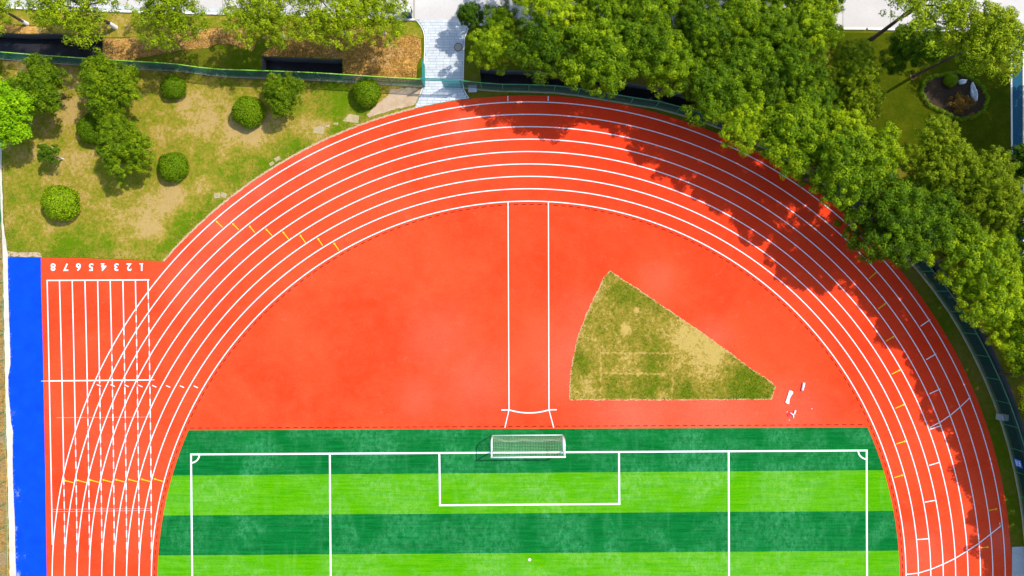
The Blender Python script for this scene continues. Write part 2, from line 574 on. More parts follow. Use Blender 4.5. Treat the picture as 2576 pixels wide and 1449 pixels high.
LW = 2.35 / S
for i in range(9):
    r = R0 + DR * i
    pts = [(TX + r, 1990)] + ARC(r, 90, -90, 150)
    # the left half runs into the sprint lanes and ends on them
    pts += [(TX - r - 0.8 - k * .6, TY + 60 * k) for k in range(1, 9)]
    ribbon('lane_line', WP(pts), LW, .030, M['white_paint'], track)

# sprint-straight lane lines (x at y = 705, 1087, 1449)
XS = [(119, 127, 133.5), (150, 159, 164), (182, 190, 195), (214, 222, 226), (246, 253, 257.5), (277.5, 285, 288), (309.5, 316, 319.5), (341, 347.5, 351), (372.5, 379, 381.5)]
SOLID = [1370, 1190, 1090, 1012, 935, 880, 843, 782, 752]
def sx(k, y):
    a, b, c_ = XS[k]
    L = (y-1087)*(y-1449)/((705-1087)*(705-1449)); Mm = (y-705)*(y-1449)/((1087-705)*(1087-1449)); N = (y-705)*(y-1087)/((1449-705)*(1449-1087))
    return a*L + b*Mm + c_*N
for k in range(9):
    ys = np.linspace(705, SOLID[k], 14)
    ribbon('sprint_lane_line', WP([(sx(k, y), y) for y in ys]), LW * 1.12, .0345, M['white_paint'], track)
    if k:
        V, F = [], []
        y = SOLID[k] + 11
        while y < 1395:
            v, f = ribbon_geo(WP([(sx(k, y), y), (sx(k, y + 18), y + 18)]), LW * 1.1, .0345)
            F += [tuple(q + len(V) for q in ff) for ff in f]; V += v
            y += 30
        link('dashed_lane_line', mesh_py('dashed_lane_line', V, F, M['white_paint']), None, track)
        ribbon('string_line', WP([(sx(k, y), y) for y in np.linspace(SOLID[k], 1400, 6)]), .022, .0332, M['white_paint'], track)
ribbon('start_line', WP([(117.5, 705.5), (376, 704)]), LW * 1.25, .0385, M['white_paint'], track)
ribbon('start_line', WP([(104, 958.5), (389, 955.5)]), LW * .45, .0395, M['white_paint'], track)
ribbon('start_line', WP([(125, 958.2), (381, 955.6)]), LW * 1.25, .0385, M['white_paint'], track)
ribbon('string_line', WP([(143, 1050.5), (379, 1049)]), .014, .0385, M['white_paint'], track)
ribbon('string_line', WP([(131, 1287), (381, 1284)]), .014, .0385, M['white_paint'], track)
ribbon('string_line', WP([(131, 1281), (381, 1279)]), .012, .0385, M['white_paint'], track)
for j in range(8):
    x = 244 + 34.8 * j
    ribbon('short_mark', WP([(x, 967.0 + j * .5), (x + 10.5, 971.5 + j * .55)]), LW * .95, .0425, M['white_paint'], track)

# dark drainage slots along the kerb and the end of the pitch
def dashes(name, pts, dash, gap, width, z, mat, parent):
    P = [Vector(p) for p in WP(pts)]
    V, F = [], []
    acc, on, target = 0.0, True, dash
    cur = [P[0]]
    for i in range(len(P) - 1):
        a, b = P[i], P[i+1]; L = (b - a).length; t = 0.0
        while L - t > target - acc:
            t += target - acc; q = a.lerp(b, t / L)
            if on:
                cur.append(q); v, f = ribbon_geo(cur, width, z)
                F += [tuple(x + len(V) for x in ff) for ff in f]; V += v
            cur = [q]; on = not on; target = dash if on else gap; acc = 0.0
        acc += L - t
        if on: cur.append(b)
    return link(name, mesh_py(name, V, F, mat), None, parent)
dashes('drain_slots', ARC(941, -90, 90, 400), 0.46, .34, .080, .026, M['drain_slot'], track)
dashes('drain_slots', [(478, 1077), (2188, 1068)], 0.46, .34, .080, .026, M['drain_slot'], track)

# central runway and throwing arc
ribbon('runway_line', WP([(1278, 506), (1280.5, 1031)]), LW, .036, M['white_paint'], track)
ribbon('runway_line', WP([(1379.5, 507), (1381, 1031)]), LW, .036, M['white_paint'], track)
ribbon('runway_line', WP([(1277.5, 241.5), (1277.5, 254)]), LW, .036, M['white_paint'], track)
ribbon('runway_line', WP([(1379, 241.5), (1379, 254)]), LW, .036, M['white_paint'], track)
ribbon('throwing_arc', WP([(1281 + 100 * t_, 1031 + 7.5 * (1 - (2 * t_ - 1) ** 2)) for t_ in np.linspace(0, 1, 20)]), LW * 1.3, .040, M['white_paint'], track)
ribbon('throwing_line', WP([(1261, 1031.3), (1281, 1031)]), LW * 1.1, .0425, M['white_paint'], track)
ribbon('throwing_line', WP([(1380.5, 1030.8), (1400.5, 1030.5)]), LW * 1.1, .0425, M['white_paint'], track)
ribbon('sector_line', WP([(1280, 1033), (1270, 1076)]), LW * .9, .044, M['white_paint'], track)
ribbon('sector_line', WP([(1381.5, 1033), (1393, 1076)]), LW * .9, .044, M['white_paint'], track)

# white cross marks and the two curved start lines on the right
for a, b in [((2315.5, 820.5), (2339.5, 804)), ((2329.5, 904.5), (2354.5, 890)), ((2338, 990.5), (2365.5, 978)), ((2339.5, 1079.5), (2368, 1070.5)),
             ((2337, 1170.5), (2364.5, 1162.5)), ((2326, 1263), (2354.5, 1258)), ((2307, 1357), (2335.5, 1355))]:
    ribbon('stagger_mark', WP([a, b]), LW, .036, M['white_paint'], track)
ribbon('curved_start_line', WP([(2339.5, 1074.5), (2367, 1060.5), (2392, 1043), (2417, 1022), (2440, 999.5)]), LW, .040, M['white_paint'], track)
ribbon('curved_start_line', WP([(2279.5, 1444.5), (2309.5, 1441.5), (2342, 1431.5), (2371, 1419.5), (2402, 1404.5), (2432, 1386), (2461, 1367), (2488, 1346), (2518, 1322)]), LW, .040, M['white_paint'], track)
for x, y in [(2438, 994), (2439.5, 996.5), (2515, 1316), (2515.5, 1319)]:
    ribbon('short_mark', WP([(x - 2.4, y), (x + 1.2, y - .3)]), .05, .044, M['white_paint'], track)

# yellow relay marks: a bar with a small arrow head
YEL = [((560, 572), (544, 556)), ((601, 578), (585, 562)), ((641, 584.5), (627.5, 568)), ((685, 593), (669, 576)), ((726.5, 602), (711.5, 583)), ((769, 611), (755, 591)), ((812, 618), (799.5, 599.5)), ((853, 630), (840, 611)),
       ((2209, 777), (2228, 763)), ((2228, 858), (2249, 846)), ((2243, 941), (2264.5, 930)), ((2252, 1027), (2274.5, 1017)), ((2185.5, 701), (2204.5, 684.5)), ((2158, 624.5), (2178, 607)),
       ((2254.5, 1116.5), (2278, 1109)), ((2249.5, 1201), (2271.5, 1194.5)), ((2484.5, 1284.5), (2508, 1279.5)), ((2463, 1378), (2486, 1375.7))]
YEL += [((186 + 32.2 * j, 1214 - .45 * j), (161.5 + 32.3 * j, 1208 - .55 * j)) for j in range(8)]
for a, b in YEL:
    A, B = Vector(W(*a)), Vector(W(*b))
    d = (B - A).normalized(); nn = Vector((-d.y, d.x))
    hw = .045
    V = [(*(A + nn*hw), .047), (*(A - nn*hw), .047), (*(B - nn*hw), .047), (*(B + nn*hw), .047),
         (*(B - d*.16 + nn*.12), .047), (*(B - d*.16 - nn*.12), .047), (*(B + d*.06), .047)]
    V += [(*(B - d*.17 + nn*hw), .047), (*(B - d*.17 - nn*hw), .047)]
    F = [(0, 1, 8, 7), (4, 7, 8, 5, 6)]
    link('relay_mark', mesh_py('relay_mark', V, F, M['yellow_paint']), None, track)

# lane numbers 8..1, read from the far side
for j in range(8):
    ch = str(8 - j)
    cx, cy = W(134 + 31.85 * j, 672)
    cu = bpy.data.curves.new('lane_number', 'FONT')
    cu.body = ch; cu.size = 1.03; cu.align_x = 'CENTER'; cu.align_y = 'CENTER'; cu.offset = .022; cu.resolution_u = 3
    tmp = bpy.data.objects.new('tmp', cu); COL.objects.link(tmp)
    dg = bpy.context.evaluated_depsgraph_get()
    me = bpy.data.meshes.new_from_object(tmp.evaluated_get(dg))
    bpy.data.objects.remove(tmp, do_unlink=True)
    xs = [v.co.x for v in me.vertices]; ysv = [v.co.y for v in me.vertices]
    mx, my = (max(xs)+min(xs))/2, (max(ysv)+min(ysv))/2
    for v in me.vertices: v.co = (-(v.co.x - mx), -(v.co.y - my), 0)
    me.materials.clear(); me.materials.append(M['white_paint'])
    o = link('lane_number', me, None, track, loc=(cx, cy, .036))
    if ch in '147':
        mb = MB()
        hh = (max(ysv)-min(ysv))/2
        off = {'1': .05, '4': .11, '7': -.08}[ch]
        mb.add([(-off-.19, hh-.09, .001), (-off+.19, hh-.09, .001), (-off+.19, hh, .001), (-off-.19, hh, .001)], [(0, 1, 2, 3)])
        if ch != '7':
            mb.build('serif', M['white_paint'], o)

# ------------------------------------------------------------------ football pitch
pitch = empty('football_pitch')
tag(pitch, kind='structure')
def pl(y): return TX - math.sqrt(max(933**2 - (TY - y)**2, 0)) if y < TY else TX - 933
def pr(y): return TX + math.sqrt(max(933**2 - (TY - y)**2, 0)) if y < TY else TX + 933
CUT = [(1082, 1075), (1196, 1182.6), (1296.5, 1285), (1397, 1385), (1498, 1486), (1599, 1587), (1700, 1688), (1990, 1980)]
for i in range(len(CUT) - 1):
    (a0, b0), (a1, b1) = CUT[i], CUT[i+1]
    L = [(pl(a0 + (a1-a0)*t_), a0 + (a1-a0)*t_) for t_ in np.linspace(0, 1, 14)]
    Rr = [(pr(b0 + (b1-b0)*t_), b0 + (b1-b0)*t_) for t_ in np.linspace(1, 0, 14)]
    sheet('turf_strip', WP(L + Rr), .034, M['turf_dark' if i % 2 == 0 else 'turf_light'], pitch)
PWD = 4.3 / S
def pitch_line(pts, z=.042, w_=PWD): return ribbon('pitch_line', WP(pts), w_, z, M['white_paint'], pitch)
pitch_line([(478.8, 1143), (2182.2, 1133)])
pitch_line([(481, 1143), (482.5, 1300), (484, 1449), (488, 1990)], .046)
pitch_line([(2179.7, 1133), (2180, 1300), (2180.7, 1449), (2183, 1990)], .046)
pitch_line([(830, 1141), (831, 1300), (832.3, 1449), (834, 1560)], .046)
pitch_line([(1832.7, 1135), (1833.3, 1300), (1833.7, 1449), (1834, 1552)], .046)
pitch_line([(831, 1558), (1837, 1550)], .050)
pitch_line([(1105.3, 1139.5), (1107, 1271)], .046)
pitch_line([(1557, 1137), (1558, 1269.8)], .046)
pitch_line([(1104.7, 1270.7), (1560.3, 1267.3)], .050)
pitch_line([(481 + 21*math.cos(a), 1143 + 21*math.sin(a)) for a in np.linspace(.06, 1.5, 14)], .050, PWD*.85)
pitch_line([(2180 - 21.5*math.cos(a), 1133 + 21.5*math.sin(a)) for a in np.linspace(.06, 1.5, 14)], .050, PWD*.85)
cxp, cyp = W(1332.5, 1407.7)
link('penalty_spot', mesh_py('penalty_spot', [(cxp + .14*math.cos(a), cyp + .14*math.sin(a), .044) for a in np.linspace(0, 2*math.pi, 17)[:-1]], [tuple(range(16))], M['white_paint']), None, pitch)

# ------------------------------------------------------------------ grass triangle inside the bend
TRI = [(1534, 681), (1553, 694), (1576, 709), (1600.5, 724.5), (1690, 786), (1788, 852), (1888, 927), (1932, 955), (1950, 972), (1946, 988), (1941, 1004),
       (1800, 1005), (1650, 1006), (1500, 1005.5), (1433, 1005), (1433.5, 975), (1436, 935), (1441, 905), (1452, 852), (1473, 797), (1495, 748), (1508, 724), (1518, 699)]
lush_t = [(1560, 735, 1.4, .8), (1640, 760, 1.3, .75), (1455, 900, .7, .85), (1462, 930, .7, .8), (1590, 880, 1.6, .55), (1560, 1000, .9, .5), (1640, 975, 1.6, .9), (1545, 970, 1.3, .75), (1890, 975, 2.6, 1.0), (1720, 985, 1.3, .9),
          (1630, 895, 1.8, .7), (1660, 910, 1.2, .7), (1600, 690, 1, .6)]
bare_t = [(1765, 870, 2.4, .38), (1800, 905, 1.5, .28), (1573, 828, .55, .8), (1601, 780, .25, .9), (1590, 910, 1.4, .3), (1470, 990, 1.3, .2), (1660, 993, .5, .5), (1720, 850, 1.2, .3)]
def blobfield(P, lush, bare, base):
    v = np.full(len(P), base)
    for x, y, r, s in lush:
        d = np.linalg.norm(P - np.array(W(x, y)), axis=1) / r; v = v + (s - v) * np.exp(-d * d) * (s > v)
    for x, y, r, s in bare:
        d = np.linalg.norm(P - np.array(W(x, y)), axis=1) / r; v = v - s * np.exp(-d ** 2.2)
    return v
def tri_patch(P, ed):
    v = blobfield(P, lush_t, bare_t, .44) * .8 + .08 + (fbm(P, .6, 5) - .5) * .45
    v = np.where(ed < .12, v * .55, v)
    for a, b in [((1511, 887), (1693, 889.5)), ((1693, 889.5), (1690, 1000)), ((1511, 887), (1511, 998)), ((1512, 938), (1690, 942))]:
        A, B = np.array(W(*a)), np.array(W(*b)); ab = B - A
        t_ = np.clip(((P - A) @ ab) / (ab @ ab), 0, 1); d = np.linalg.norm(P - (A + t_[:, None]*ab), axis=1)
        v = np.where(d < .10, v * .48, v)
    return v
tri = cdt_sheet('grass_area', WP(TRI), .12, .030, M['patch_grass'], tri_patch, lambda P, e: np.clip(e, 0, .5) * .06 * fbm(P, 2, 9), wob=.03)
tag(tri, kind='structure')
eg = random.Random(21)
rim = densify(WP(TRI), .16, .055, eg); rim.append(rim[0])
V, F = [], []
for i, (p, q) in enumerate(zip(rim, rim[1:])):          # ragged soil crumbs along the rim of the grass
    if eg.random() < .22: continue
    v, f = ribbon_geo([p, q], eg.uniform(.03, .11), .0335)
    F += [tuple(k + len(V) for k in ff) for ff in f]; V += v
link('soil_rim', mesh_py('soil_rim', V, F, M['stone_step']), None, tri)

# ------------------------------------------------------------------ blue strip, concrete strip, sandy edge
BLUE = [(19.5, 646), (103, 648), (104, 724), (109, 904), (112, 1087), (114, 1174), (118, 1449), (126, 1990), (48, 1990), (40.5, 1449), (38.5, 1380), (37.5, 1312), (34, 1240), (32.5, 1187), (32, 1120), (33, 1087), (28, 1060), (25, 1019), (21.5, 985),
        (21, 950), (26.5, 914), (25, 850), (22.5, 780), (21, 724), (20, 690)]
bl = [(45, 1240, .6, .7), (48, 1250, 1.0, .5), (42, 1400, .5, .7), (62, 1400, .7, .55), (72, 1250, .3, .6), (40, 1330, .4, .8), (58, 920, .25, .4), (36, 1040, .5, .6), (70, 1440, .6, .5), (43, 1449, .6, .9)]
def blue_patch(P, ed):
    v = np.zeros(len(P))
    for x, y, r, s in bl:
        d = (P - np.array(W(x, y))) / r; d[:, 1] *= .55
        v = np.maximum(v, s * np.exp(-(d ** 2).sum(1)))
    left = P[:, 0] < W(45, 0)[0]
    v = np.maximum(v, np.where(left & (ed < .18), .62, 0))
    x = (P[:, 0] - W(60, 0)[0]); v = np.maximum(v, .42 * np.exp(-(x / .1) ** 2) * (fbm(P, .4, 4) > .5))
    return v
blue = cdt_sheet('blue_runway', WP(BLUE), .22, .026, M['blue_surface'], blue_patch, wob=.02)
tag(blue, kind='structure')
BL_L = [(x, y) for x, y in BLUE[8:]][::-1]
left_edge = [(3, 300), (4, 420), (8, 560), (19.5, 646)] + [p for p in BL_L[1:]]
strip = [(x + .0, y) for x, y in left_edge]
strip_l = [(-6, 300), (-3, 420), (4, 560), (7, 646), (9, 724), (11, 850), (13, 950), (16, 1087), (19, 1187), (22, 1312), (24, 1449), (28, 1990)]
RNG = random.Random(5)
cs = sheet('concrete_strip', densify(WP([(p[0] + .6, p[1]) for p in strip if p[1] < 1985] + [(48, 1985)] + strip_l[::-1]), .4, .03, RNG), .022, M['strip_concrete'])
tag(cs, kind='structure')
sd = sheet('sand_strip', densify(WP([(20, 632), (60, 631), (100, 634), (106, 646), (20, 645)]), .3, .05, RNG), .019, M['bare_sand'])
tag(sd, kind='structure')

# ------------------------------------------------------------------ lawn in the corner by the fence
LAWN = [(6, 153)] + [(x, y + 3) for x, y in FENCE_L if x > 40][:-1] + [(1066, 219), (1066, 214.5), (1055, 243), (1044, 266)]
LAWN += [PP(1216, a) for a in np.linspace(-13.5, -49.2, 50)] + [(408, 656.5), (330, 653), (210, 648), (106, 646), (20, 645), (19, 632), (11, 560), (6, 420)]
lush_l = [(180, 620, 2.2, 1.0), (260, 600, 2.0, .8), (420, 620, 2.0, .85), (450, 560, 1.8, .95), (520, 530, 1.5, .9), (600, 440, 1.8, .85), (560, 400, 2.0, .7), (690, 400, 2.2, .9), (740, 370, 1.4, .9), (640, 480, .9, .9), (60, 470, 1.8, .7),
          (330, 470, 2.6, .75), (270, 440, 1.8, .7), (850, 230, 2.6, .95), (800, 215, 2.4, .9), (840, 280, 1.4, .9), (900, 190, 1.5, .7), (80, 580, 1.6, .6), (860, 330, 1, .8), (760, 250, 2, .7), (490, 190, 3, .55), (600, 200, 3, .55), (40, 620, 1.2, .7), (920, 270, 1, .8)]
bare_l = [(300, 540, 3.0, .30), (400, 500, 2.2, .34), (420, 540, 1.5, .34), (510, 470, 1.0, .5), (600, 350, 2.6, .30), (640, 330, 1.5, .35), (720, 310, 2.2, .25), (150, 560, 1.6, .30), (190, 420, 1.6, .22), (480, 260, 3, .20), (540, 300, 2, .18), (200, 250, 2.2, .28), (450, 480, 1, .35),
          (780, 250, 1.3, .25), (880, 295, .6, .4), (815, 315, .6, .4), (70, 170, 2, .3), (380, 575, 1.4, .3), (780, 330, 1.5, .2)]
def lawn_patch(P, ed):
    v = blobfield(P, lush_l, bare_l, .44) * .9 + .04 + (fbm(P, .8, 11, 5) - .5) * .75
    arc = np.abs(np.linalg.norm(P - np.array(W(TX, TY)), axis=1) - 1216 / S)
    return np.where(arc < .16, np.minimum(v, .30), v)
lw = cdt_sheet('lawn', WP(LAWN), .35, .010, M['lawn'], lawn_patch, lambda P, e: np.clip(e, 0, 1.5) * .05 * fbm(P, .5, 2), wob=.0)
tag(lw, kind='structure')
sand2 = sheet('bare_soil', densify(WP([(985, 226), (1030, 220), (1062, 223), (1052, 244), (1041, 266), (1004, 273), (960, 285), (930, 296), (922, 288), (950, 262), (975, 240)]), .25, .07, RNG), .062, M['bare_sand'])
tag(sand2, kind='structure')
edge = ribbon('soil_edge', WP([PP(1217.2 + random.Random(int(a * 7)).uniform(-.8, .8), a) for a in np.linspace(-49.0, -13.6, 160)]), .17, .024, M['bare_sand'])
tag(edge, kind='structure')

# grass blades give the lawns relief (uncountable)
def tufts(name, poly, count, mat, z0, hmin, hmax, keep=None, seed=3, patchfn=None, inv=False):
    nr = np.random.RandomState(seed)
    arr = np.array(poly); x0, y0 = arr.min(0); x1, y1 = arr.max(0)
    P = nr.uniform((x0, y0), (x1, y1), (int(count * 2.4), 2))
    P = P[in_poly(P, poly)]
    pv = None
    if patchfn is not None:
        pv = patchfn(P, np.full(len(P), 9.))
        k = nr.uniform(0, 1, len(P)) < np.clip(pv * 1.1, .12, 1); P, pv = P[k], pv[k]
    P = P[:count]; n = len(P)
    if pv is not None: pv = pv[:n]
    V = np.zeros((n, 3, 3, 3), np.float32)
    for b in range(3):
        a = nr.uniform(0, 2*math.pi, n); hgt = nr.uniform(hmin, hmax, n); wd = nr.uniform(.02, .05, n)
        lean = nr.uniform(.3, 1.3, n) * hgt
        off = nr.uniform(-.06, .06, (n, 2))
        c_, s_ = np.cos(a), np.sin(a)
        bx, by = P[:, 0] + off[:, 0], P[:, 1] + off[:, 1]
        V[:, b, 0] = np.stack([bx - s_*wd, by + c_*wd, np.full(n, z0)], 1)
        V[:, b, 1] = np.stack([bx + s_*wd, by - c_*wd, np.full(n, z0)], 1)
        V[:, b, 2] = np.stack([bx + c_*lean, by + s_*lean, z0 + hgt], 1)
    F = np.arange(n * 9).reshape(-1, 3)
    me = mesh_np(name, V.reshape(-1, 3), F, mat)
    tv = nr.uniform(0, 1, n)
    if pv is not None: tv = np.clip(1.0 - pv + nr.uniform(-.25, .25, n), 0, 1)
    at = me.attributes.new('tint', 'FLOAT', 'FACE'); at.data.foreach_set('value', np.repeat(tv, 3).astype(np.float32))
    return link(name, me)
g1 = tufts('lawn_grass', WP(LAWN), 16000, M['grass_blade'], .012, .04, .10, patchfn=lawn_patch)
tag(g1, 'short patchy grass blades over the corner lawn', 'grass', kind='stuff')
g2 = tufts('grass_blades', WP(TRI), 6000, M['grass_blade'], .030, .03, .09, seed=8, patchfn=lambda P, e: blobfield(P, lush_t, bare_t, .46))
tag(g2, 'dry grass blades filling the triangular patch inside the bend', 'grass', kind='stuff')

# ------------------------------------------------------------------ dry banks beyond the fence
BANK1 = [(259.5, 97), (300, 98), (345, 94), (400, 88), (440, 84), (470, 80), (500, 76), (530, 72), (566, 68.5), (612, 70), (650, 84), (640, 120), (633, 130), (609, 118), (580, 112), (548, 109), (522, 120), (452, 126), (383, 140), (330, 149), (300, 152), (259.5, 150)]
BANK2 = [(656, 139), (690, 112), (760, 98), (850, 92), (918, 85), (944, 82.5), (991, 82.5), (1030, 90), (1060, 99), (1058.6, 144), (1048, 165), (1048, 205), (985, 206), (925, 202), (864, 199), (863, 147), (830, 147), (760, 144), (704, 142)]
BANK3 = [(-330, 560), (2, 560), (5, 646), (7, 724), (9, 850), (11, 950), (14, 1087), (17, 1187), (20, 1312), (22, 1449), (26, 1990), (-330, 1990)]
VERGE = [(-400, 12), (40, 26), (275, 33), (575, 41), (800, 46), (985, 52), (1043, 55), (1060, 72), (1064, 94), (1060, 97), (1030, 88), (991, 80), (944, 80), (918, 83), (850, 90), (760, 96), (690, 108), (660, 96), (650, 82), (612, 68), (566, 66), (500, 74), (440, 82),
         (345, 92), (261, 95), (261, 87), (200, 85), (140, 82), (125, 64), (60, 62), (-400, 56)]
vg = cdt_sheet('verge', WP(VERGE), .5, .008, M['lawn'], lambda P, e: .50 + (fbm(P, .5, 31) - .5) * .9, lambda P, e: np.clip(e, 0, 1) * .08 * fbm(P, .8, 6), seed=31)
tag(vg, kind='structure')
BANK4 = [(-200, 60), (20, 62), (60, 66), (110, 66), (125, 82), (60, 84), (0, 81), (-200, 74)]
def bank_disp(P, ed): return np.clip(ed, 0, .8) * (.10 + .5 * fbm(P, .9, 21)) 
for i, b in enumerate((BANK1, BANK2, BANK3, BANK4)):
    bk = cdt_sheet('bank', WP(b), .45, .012, M['dry_bank'], None, bank_disp if i != 2 else (lambda P, e: np.clip(e, 0, 1) * .15 * fbm(P, 1.2, 4)), seed=i, wob=.04)
    tag(bk, kind='structure')
def litter(name, poly, count, seed, zfn, size=(.05, .11)):
    nr = np.random.RandomState(seed)
    arr = np.array(poly); P = nr.uniform(arr.min(0), arr.max(0), (int(count * 3), 2)); P = P[in_poly(P, poly)][:count]
    n = len(P); s = nr.uniform(*size, n); z = zfn(P, edge_dist(P, poly)) + .03
    a = nr.uniform(0, 6.28, n); u = np.stack([np.cos(a), np.sin(a), nr.uniform(-.5, .5, n)], 1); v = np.stack([-np.sin(a), np.cos(a), nr.uniform(-.5, .5, n)], 1)
    c0 = np.column_stack([P, z])
    V = np.stack([c0 + u*s[:, None], c0 + v*s[:, None]*.5, c0 - u*s[:, None], c0 - v*s[:, None]*.5], 1).reshape(-1, 3)
    me = mesh_np(name, V, np.arange(n*4).reshape(-1, 4), M['litter'])
    at = me.attributes.new('tint', 'FLOAT', 'FACE'); at.data.foreach_set('value', nr.uniform(0, 1, n).astype(np.float32))
    return link(name, me)
for i, (b, k) in enumerate(((BANK1, 9000), (BANK2, 11000))):
    tag(litter('leaf_litter', WP(b), k, 40 + i, bank_disp), ['fallen dry leaves on the bank beside the long dark channel', 'fallen dry leaves on the orange bank beside the paved path'][i], 'leaves', kind='stuff')

# ------------------------------------------------------------------ road along the top, paved path to the gate
RD_L = [(-400, 4), (40, 20), (275, 27.5), (575, 35), (800, 40), (985, 47), (1043, 49)]
RD_R = [(1172, 60), (1400, 66), (1800, 70), (2180, 72), (2400, 77), (2540, 80), (2760, 84)]
road = empty('road'); tag(road, kind='structure')
def lerp_y(pts, x):
    for (x0, y0), (x1, y1) in zip(pts, pts[1:]):
        if x0 <= x <= x1: return y0 + (y1 - y0) * (x - x0) / (x1 - x0)
    return pts[-1][1] if x > pts[-1][0] else pts[0][1]
RD = RD_L + RD_R
xs_ = list(range(-400, 1041, 120)) + [1043, 1172] + list(range(1280, 2761, 120))
for xa, xb in zip(xs_, xs_[1:]):
    g = .5
    for (o0, o1) in ((-500, -140), (-140, 0)):
        ya, yb = lerp_y(RD, xa), lerp_y(RD, xb)
        q = [(xa + g, ya + o0 + g), (xb - g, yb + o0 + g), (xb - g, yb + o1 - g), (xa + g, ya + o1 - g)]
        mb = MB(); mb.prism(WP(q), -.05, .030); mb.build('concrete_panel', M['road_concrete'], road)
for pts in (RD_L, RD_R):
    mb = MB()
    up, dn = [(x, y - 1.5) for x, y in pts], [(x, y + 3.5) for x, y in pts]
    for i in range(len(pts) - 1):
        n_seg = max(1, int((pts[i+1][0] - pts[i][0]) / 60))
        for k in range(n_seg):
            f0, f1 = k / n_seg, (k + 1) / n_seg
            L2 = lambda P_, f: (P_[i][0] + (P_[i+1][0]-P_[i][0])*f, P_[i][1] + (P_[i+1][1]-P_[i][1])*f)
            a, b, c_, d = L2(up, f0 + .01), L2(up, f1 - .01), L2(dn, f1 - .01), L2(dn, f0 + .01)
            kb = MB(); kb.prism(WP([a, b, c_, d]), -.05, .13); kb.build('kerb_stone', M['kerb'], road)
# drain gutter line on the left part of the road
ribbon('gutter', WP([(x, y - 9) for x, y in RD_L[:-1]]), .30, .034, M['paving'], road)

path = empty('footpath'); tag(path, kind='structure')
EDL = [(1043, 49), (1051.5, 54), (1060, 66), (1065.5, 76.5), (1069, 90), (1070, 113), (1068.5, 150), (1067, 196), (1067, 214), (1061, 230), (1055, 243), (1044, 266)]
EDR = [(1180, 49), (1180, 62), (1173, 82), (1168, 94), (1166, 122), (1165, 160), (1164, 203), (1165, 224), (1171, 236), (1178.5, 247), (1180, 252)]
def ex(E, y):
    for (x0, y0), (x1, y1) in zip(E, E[1:]):
        if y0 <= y <= y1: return x0 + (x1 - x0) * (y - y0) / max(y1 - y0, 1e-6)
    return E[-1][0]
bed = []
yb_l = [p for p in EDL]; yb_r = [p for p in EDR]
sheet('mortar_bed', WP(yb_l + [(1110, 254), (1180, 245.5)] + yb_r[::-1][2:]), .012, M['mortar'], path)
def ytrk(x):            # upper edge of the red surface at x
    return TY - math.sqrt(1216.5**2 - (x - TX)**2)
y = 50.0; row = 0
rg = random.Random(12)
while y < 268:
    hgt = 7.0
    y2 = y + hgt
    xl, xr = max(ex(EDL, y), ex(EDL, y2)) + .4, min(ex(EDR, min(y, 252)), ex(EDR, min(y2, 252))) - .4
    x = xl - (rg.uniform(4, 14))
    while x < xr:
        x2 = x + rg.choice((15, 17, 19))
        a, b = max(x, xl), min(x2, xr)
        if b - a > 2.5:
            q = [(a + .35, y + .35), (b - .35, y + .35), (b - .35, y2 - .35), (a + .35, y2 - .35)]
            lim = [ytrk(p[0]) for p in q]
            if q[0][1] < lim[0] - 1 or q[1][1] < lim[1] - 1:
                q = [(p[0], min(p[1], l_ - .2)) for p, l_ in zip(q, lim)]
                if min(q[3][1] - q[0][1], q[2][1] - q[1][1]) > -.01 and max(q[3][1] - q[0][1], q[2][1] - q[1][1]) > 1:
                    mb = MB(); mb.prism(WP(q), .004, .034 + rg.uniform(-.004, .004)); mb.build('paving_slab', M['paving'], path)
        x = x2
    y = y2; row += 1
for E, sgn in ((EDL, -1), (EDR, 1)):
    for (a, b) in zip(E, E[1:]):
        if b[1] > 250: continue
        w_ = 2.2 * sgn
        mb = MB(); mb.prism(WP([a, b, (b[0] + w_, b[1]), (a[0] + w_, a[1])]), -.02, .075); mb.build('edging_stone', M['kerb'], path)
# manhole on the path
mh = empty('manhole', (*W(1153, 119), .034))
tag(mh, 'round tan manhole cover with a dark ring set in the paved path', 'manhole')
def disc(name, r, z0, z1, mat, parent, n=24, loc=None):
    mb = MB(); mb.prism([(r*math.cos(2*math.pi*i/n), r*math.sin(2*math.pi*i/n)) for i in range(n)], z0, z1)
    return mb.build(name, mat, parent, loc=loc)
disc('ring', .43, -.01, .010, M['iron_ring'], mh); disc('cover', .35, .0, .018, M['iron_cover'], mh)

